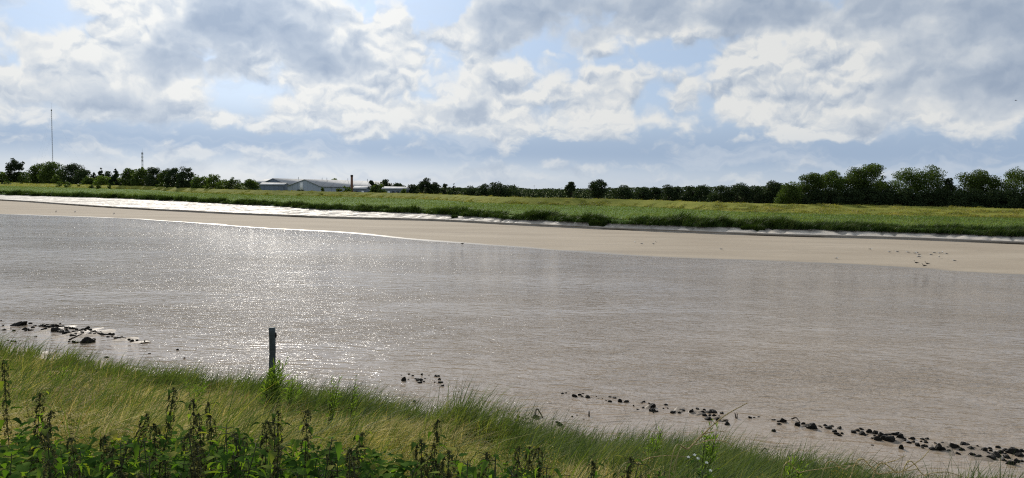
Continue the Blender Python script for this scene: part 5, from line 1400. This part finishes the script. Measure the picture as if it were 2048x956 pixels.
def bird(name, label, group, px, py, yaw, size, body_mat, wing_mat, upright=0.0, long_neck=False):
    P = [(-.5, .19, .004, .004), (-.40, .20, .03, .012), (-.26, .21, .07, .05), (-.08, .22, .105, .095), (.10, .23, .105, .10), (.22, .26, .08, .085), (.28, .33, .052, .055)]
    P += ([(.30, .46, .04, .04), (.32, .54, .045, .042), (.37, .56, .04, .034), (.42, .555, .012, .012), (.52, .55, .003, .003)] if long_neck else [(.31, .385, .055, .05), (.36, .40, .045, .038), (.40, .395, .014, .012), (.47, .385, .003, .003)])
    V, q = loft(P); B = MB(); B.add(V, q)
    for s in (-1, 1): B.tube([(.02, s * .04, .13), (.03, s * .04, .06), (.02, s * .04, 0), (.08, s * .045, .0)], .009, 5)
    g = ground(px, py, 0.0); t = g @ NB; s_ = g @ AL; u = np.interp(s_, SS, T_sand) - np.interp(s_, SS, T_water); k = np.clip((t - np.interp(s_, SS, T_water)) / max(u, .1), 0, 1); zz = 0.16 * k ** .8
    g = ground(px, py, zz)
    root = empty(name, (g[0], g[1], zz + .005), yaw); root.scale = (size, size, size); tag(root, label, 'bird', group)
    B.build('body', body_mat, root, smooth=True)
    for s in (-1, 1):
        W = MB(); n = 7; V = []; q = []
        for i in range(n):
            u = i / (n - 1); x = .20 - .72 * u; wid = .075 * math.sin(math.pi * (0.18 + .82 * u) ** .7) + .008
            zc = .255 - .05 * u; y = s * (.108 - .085 * u ** 2)
            V += [(x, y * .55, zc + wid * .95), (x, y * 1.10, zc + wid * .3), (x, y * 1.06, zc - wid * .7)]
        for i in range(n - 1): a = i * 3; q += [(a, a + 1, a + 4, a + 3), (a + 1, a + 2, a + 5, a + 4)]
        W.add(V, q); W.build('wing', wing_mat, root, smooth=True)
    return root


cG = lambda u, v: (1700 + u * 0.12695, 480 + v * 0.12695)
GU = [(322, 158), (618, 204), (742, 200), (912, 208), (1026, 222), (1052, 212), (1085, 250), (1066, 280), (1096, 276), (1270, 246), (1322, 214), (1410, 222), (1452, 208), (1516, 232), (1402, 282), (1640, 342)]
for i, (u, v) in enumerate(GU):
    px, py = cG(u, v); bird('gull', 'pale grey-winged gull in the flock on the right sandbank, %s from the left' % ordw(i + 1), 'gulls resting on the sandbank', px, py, math.pi + RNG.normal(0, .5) if i % 4 else RNG.normal(0, .5), 0.52, M_gullw, M_gullg)
for i, (u, v) in enumerate([(1046, 376), (1168, 420), (1216, 388)]):
    px, py = cG(u, v); bird('cormorant', ['left one of the three black birds near the water on the sandbank', 'middle black bird, the one closest to the water', 'right one of the three black birds near the water on the sandbank'][i], 'black birds by the water', px, py, [2.4, 2.3, 2.95][i], 0.52, M_black, M_black, long_neck=True)
cH = lambda u, v: (1240 + u * 0.09766, 460 + v * 0.09766)
for i, (u, v) in enumerate([(305, 266), (450, 296), (685, 296), (730, 250)]):
    px, py = cH(u, v); bird('gull', 'small gull in the middle of the sandbank, %s of four from the left' % ordw(i + 1), 'gulls in the middle of the sandbank', px, py, RNG.uniform(0, 6), .5, M_gullw, M_gullg)
bird('gull', 'single gull on the sand between the middle four and the right flock', 'gulls resting on the sandbank', 1442, 500, 2.8, .5, M_gullw, M_gullg)
bird('gull', 'single gull at the water edge left of the flock', 'gulls resting on the sandbank', 1673, 518.5, .3, .5, M_gullw, M_gullg)
bird('cormorant', 'dark bird standing at the far water edge left of the middle of the picture', 'black birds by the water', 925, 489, .4, .55, M_black, M_black)
for i, (px, py) in enumerate([(112, 425), (150, 425.5), (228, 429)]):
    bird('gull', 'tiny dark-backed bird on the far left stretch of sand, %s of three from the left' % ordw(i + 1), 'birds on the far left sand', px, py, 2.0, .9, M_gullg, M_gullg)
# one bird in the air on the right
p = at_depth(2032, 201, 150.0); root = empty('flying_bird', tuple(p), 2.6); tag(root, 'tiny dark bird flying high at the right edge of the sky', 'bird')
V, q = loft([(-.25, 0, .005, .005), (-.1, 0, .04, .03), (.08, 0, .05, .04), (.2, .01, .03, .03), (.27, 0, .003, .003)]); B = MB(); B.add(V, q); B.build('body', M_black, root)
for s in (-1, 1):
    B = MB(); B.add([(.10, s * .03, .01), (-.06, s * .03, .01), (.13, s * .28, .10), (-.02, s * .28, .10), (-.06, s * .58, .05), (-.11, s * .56, .05)], [(0, 1, 3, 2), (2, 3, 5, 4)]); B.build('wing', M_black, root)

# ------------------------------------------------------------------ shrubs on the left part of the far bank, slumped turf on the mud
cL = lambda u, v: (u * 0.2615, 190 + v * 0.2615)
SHR = [(62, 692, 70, 30, 'wide dark shrub at the far left of the marsh'), (165, 692, 36, 22, 'small dark shrub second from the left on the marsh'), (278, 694, 52, 20, 'low flat dark shrub below the broad round trees'), (378, 686, 26, 18, 'tiny shrub between two larger ones on the embankment'), (455, 705, 56, 38, 'rounded shrub, left one of the joined pair below the domed tree'), (515, 708, 66, 46, 'tallest rounded shrub, right one of the joined pair below the domed tree'), (605, 708, 30, 18, 'small shrub right of the joined pair'), (705, 714, 60, 28, 'shrub, left one of two joined ones below the conifers'), (756, 718, 46, 34, 'shrub, right one of two joined ones below the conifers'), (836, 718, 30, 34, 'rightmost thin shrub on the left stretch of the marsh'), (118, 666, 60, 14, 'flat pale shrub along the crest at the far left'), (20, 690, 40, 18, 'low shrub cut by the left edge on the marsh')]
for (u, v, w, h, lab) in SHR:
    px, py = cL(u, v); s_lo, s_hi = 0.0, 1.0
    # where this column and row meet the marsh
    T = T_front; best = None
    for g in np.linspace(0, 1, 40):
        Tg = T_front + (T_back - T_front) * g if g <= .999 else T_back
        z = 1.5 + (ZB - 1.5) * g; q_ = ground(px, py, z); tt_ = q_ @ NB - np.interp(q_ @ AL, SS, Tg)
        if best is None or abs(tt_) < best[0]: best = (abs(tt_), q_)
    q_ = best[1]; k = q_[1] / F; W, H = w * .2615 * k, h * .2615 * k * 1.15
    cm, tm = tree_mesh('bush', H, W, 420, max(.14, .5 * q_[1] / (F / 2)), 14)
    cm.materials.append(M_leaf_green if h > 20 else M_leaf_dark); root = empty('shrub', tuple(q_)); tag(root, lab, 'shrub', 'shrubs on the left part of the far marsh'); link('foliage', cm, root); link('stem', tm, root)
SL = [(909, 435, 11, 8, 'slumped tuft of dark turf on the bright mud, left of the lone round one'), (1034.5, 441, 9, 9, 'round dark tuft sitting alone on the bright mud'), (1094.5, 440.5, 8, 8, 'small dark tuft below the bank edge right of the lone round one'), (1507, 459, 46, 15, 'large slumped dark clump of turf on the mud right of the middle'), (1555, 460, 18, 10, 'smaller slumped clump right of the large one'), (1196, 449, 34, 13, 'overhanging dark clump of turf at the break of the bank'), (797, 425.5, 10, 5, 'small dark tuft of turf on the white mud left of the middle')]
for (px, py, w, h, lab) in SL:
    q_ = ground(px, py, 0.85); k = q_[1] / F; W, H = w * k, h * k * 1.1; n = 420 if w < 20 else 1300
    r = RNG.uniform(0, 1, n) ** .5 * W / 2; a = RNG.uniform(0, 6.28, n); Bp = np.stack([q_[0] + r * np.cos(a), q_[1] + .4 * r * np.sin(a) + .3, np.full(n, .62)], 1)
    hh = (H + .2) * (1 - .55 * (r / (W / 2)) ** 2) * RNG.uniform(.7, 1.05, n); LN = np.stack([np.cos(a), np.sin(a) * .6 - .3], 1)
    V, q = blades(Bp - q_, hh, np.full(n, .09), LN, RNG.uniform(.2, .8, n), 3)
    o = link('turf_clump', mesh_np('turf_clump', V, q, M_fringe), None, tuple(q_)); tag(o, lab, 'turf clump', 'clumps of turf slumped on the mud')
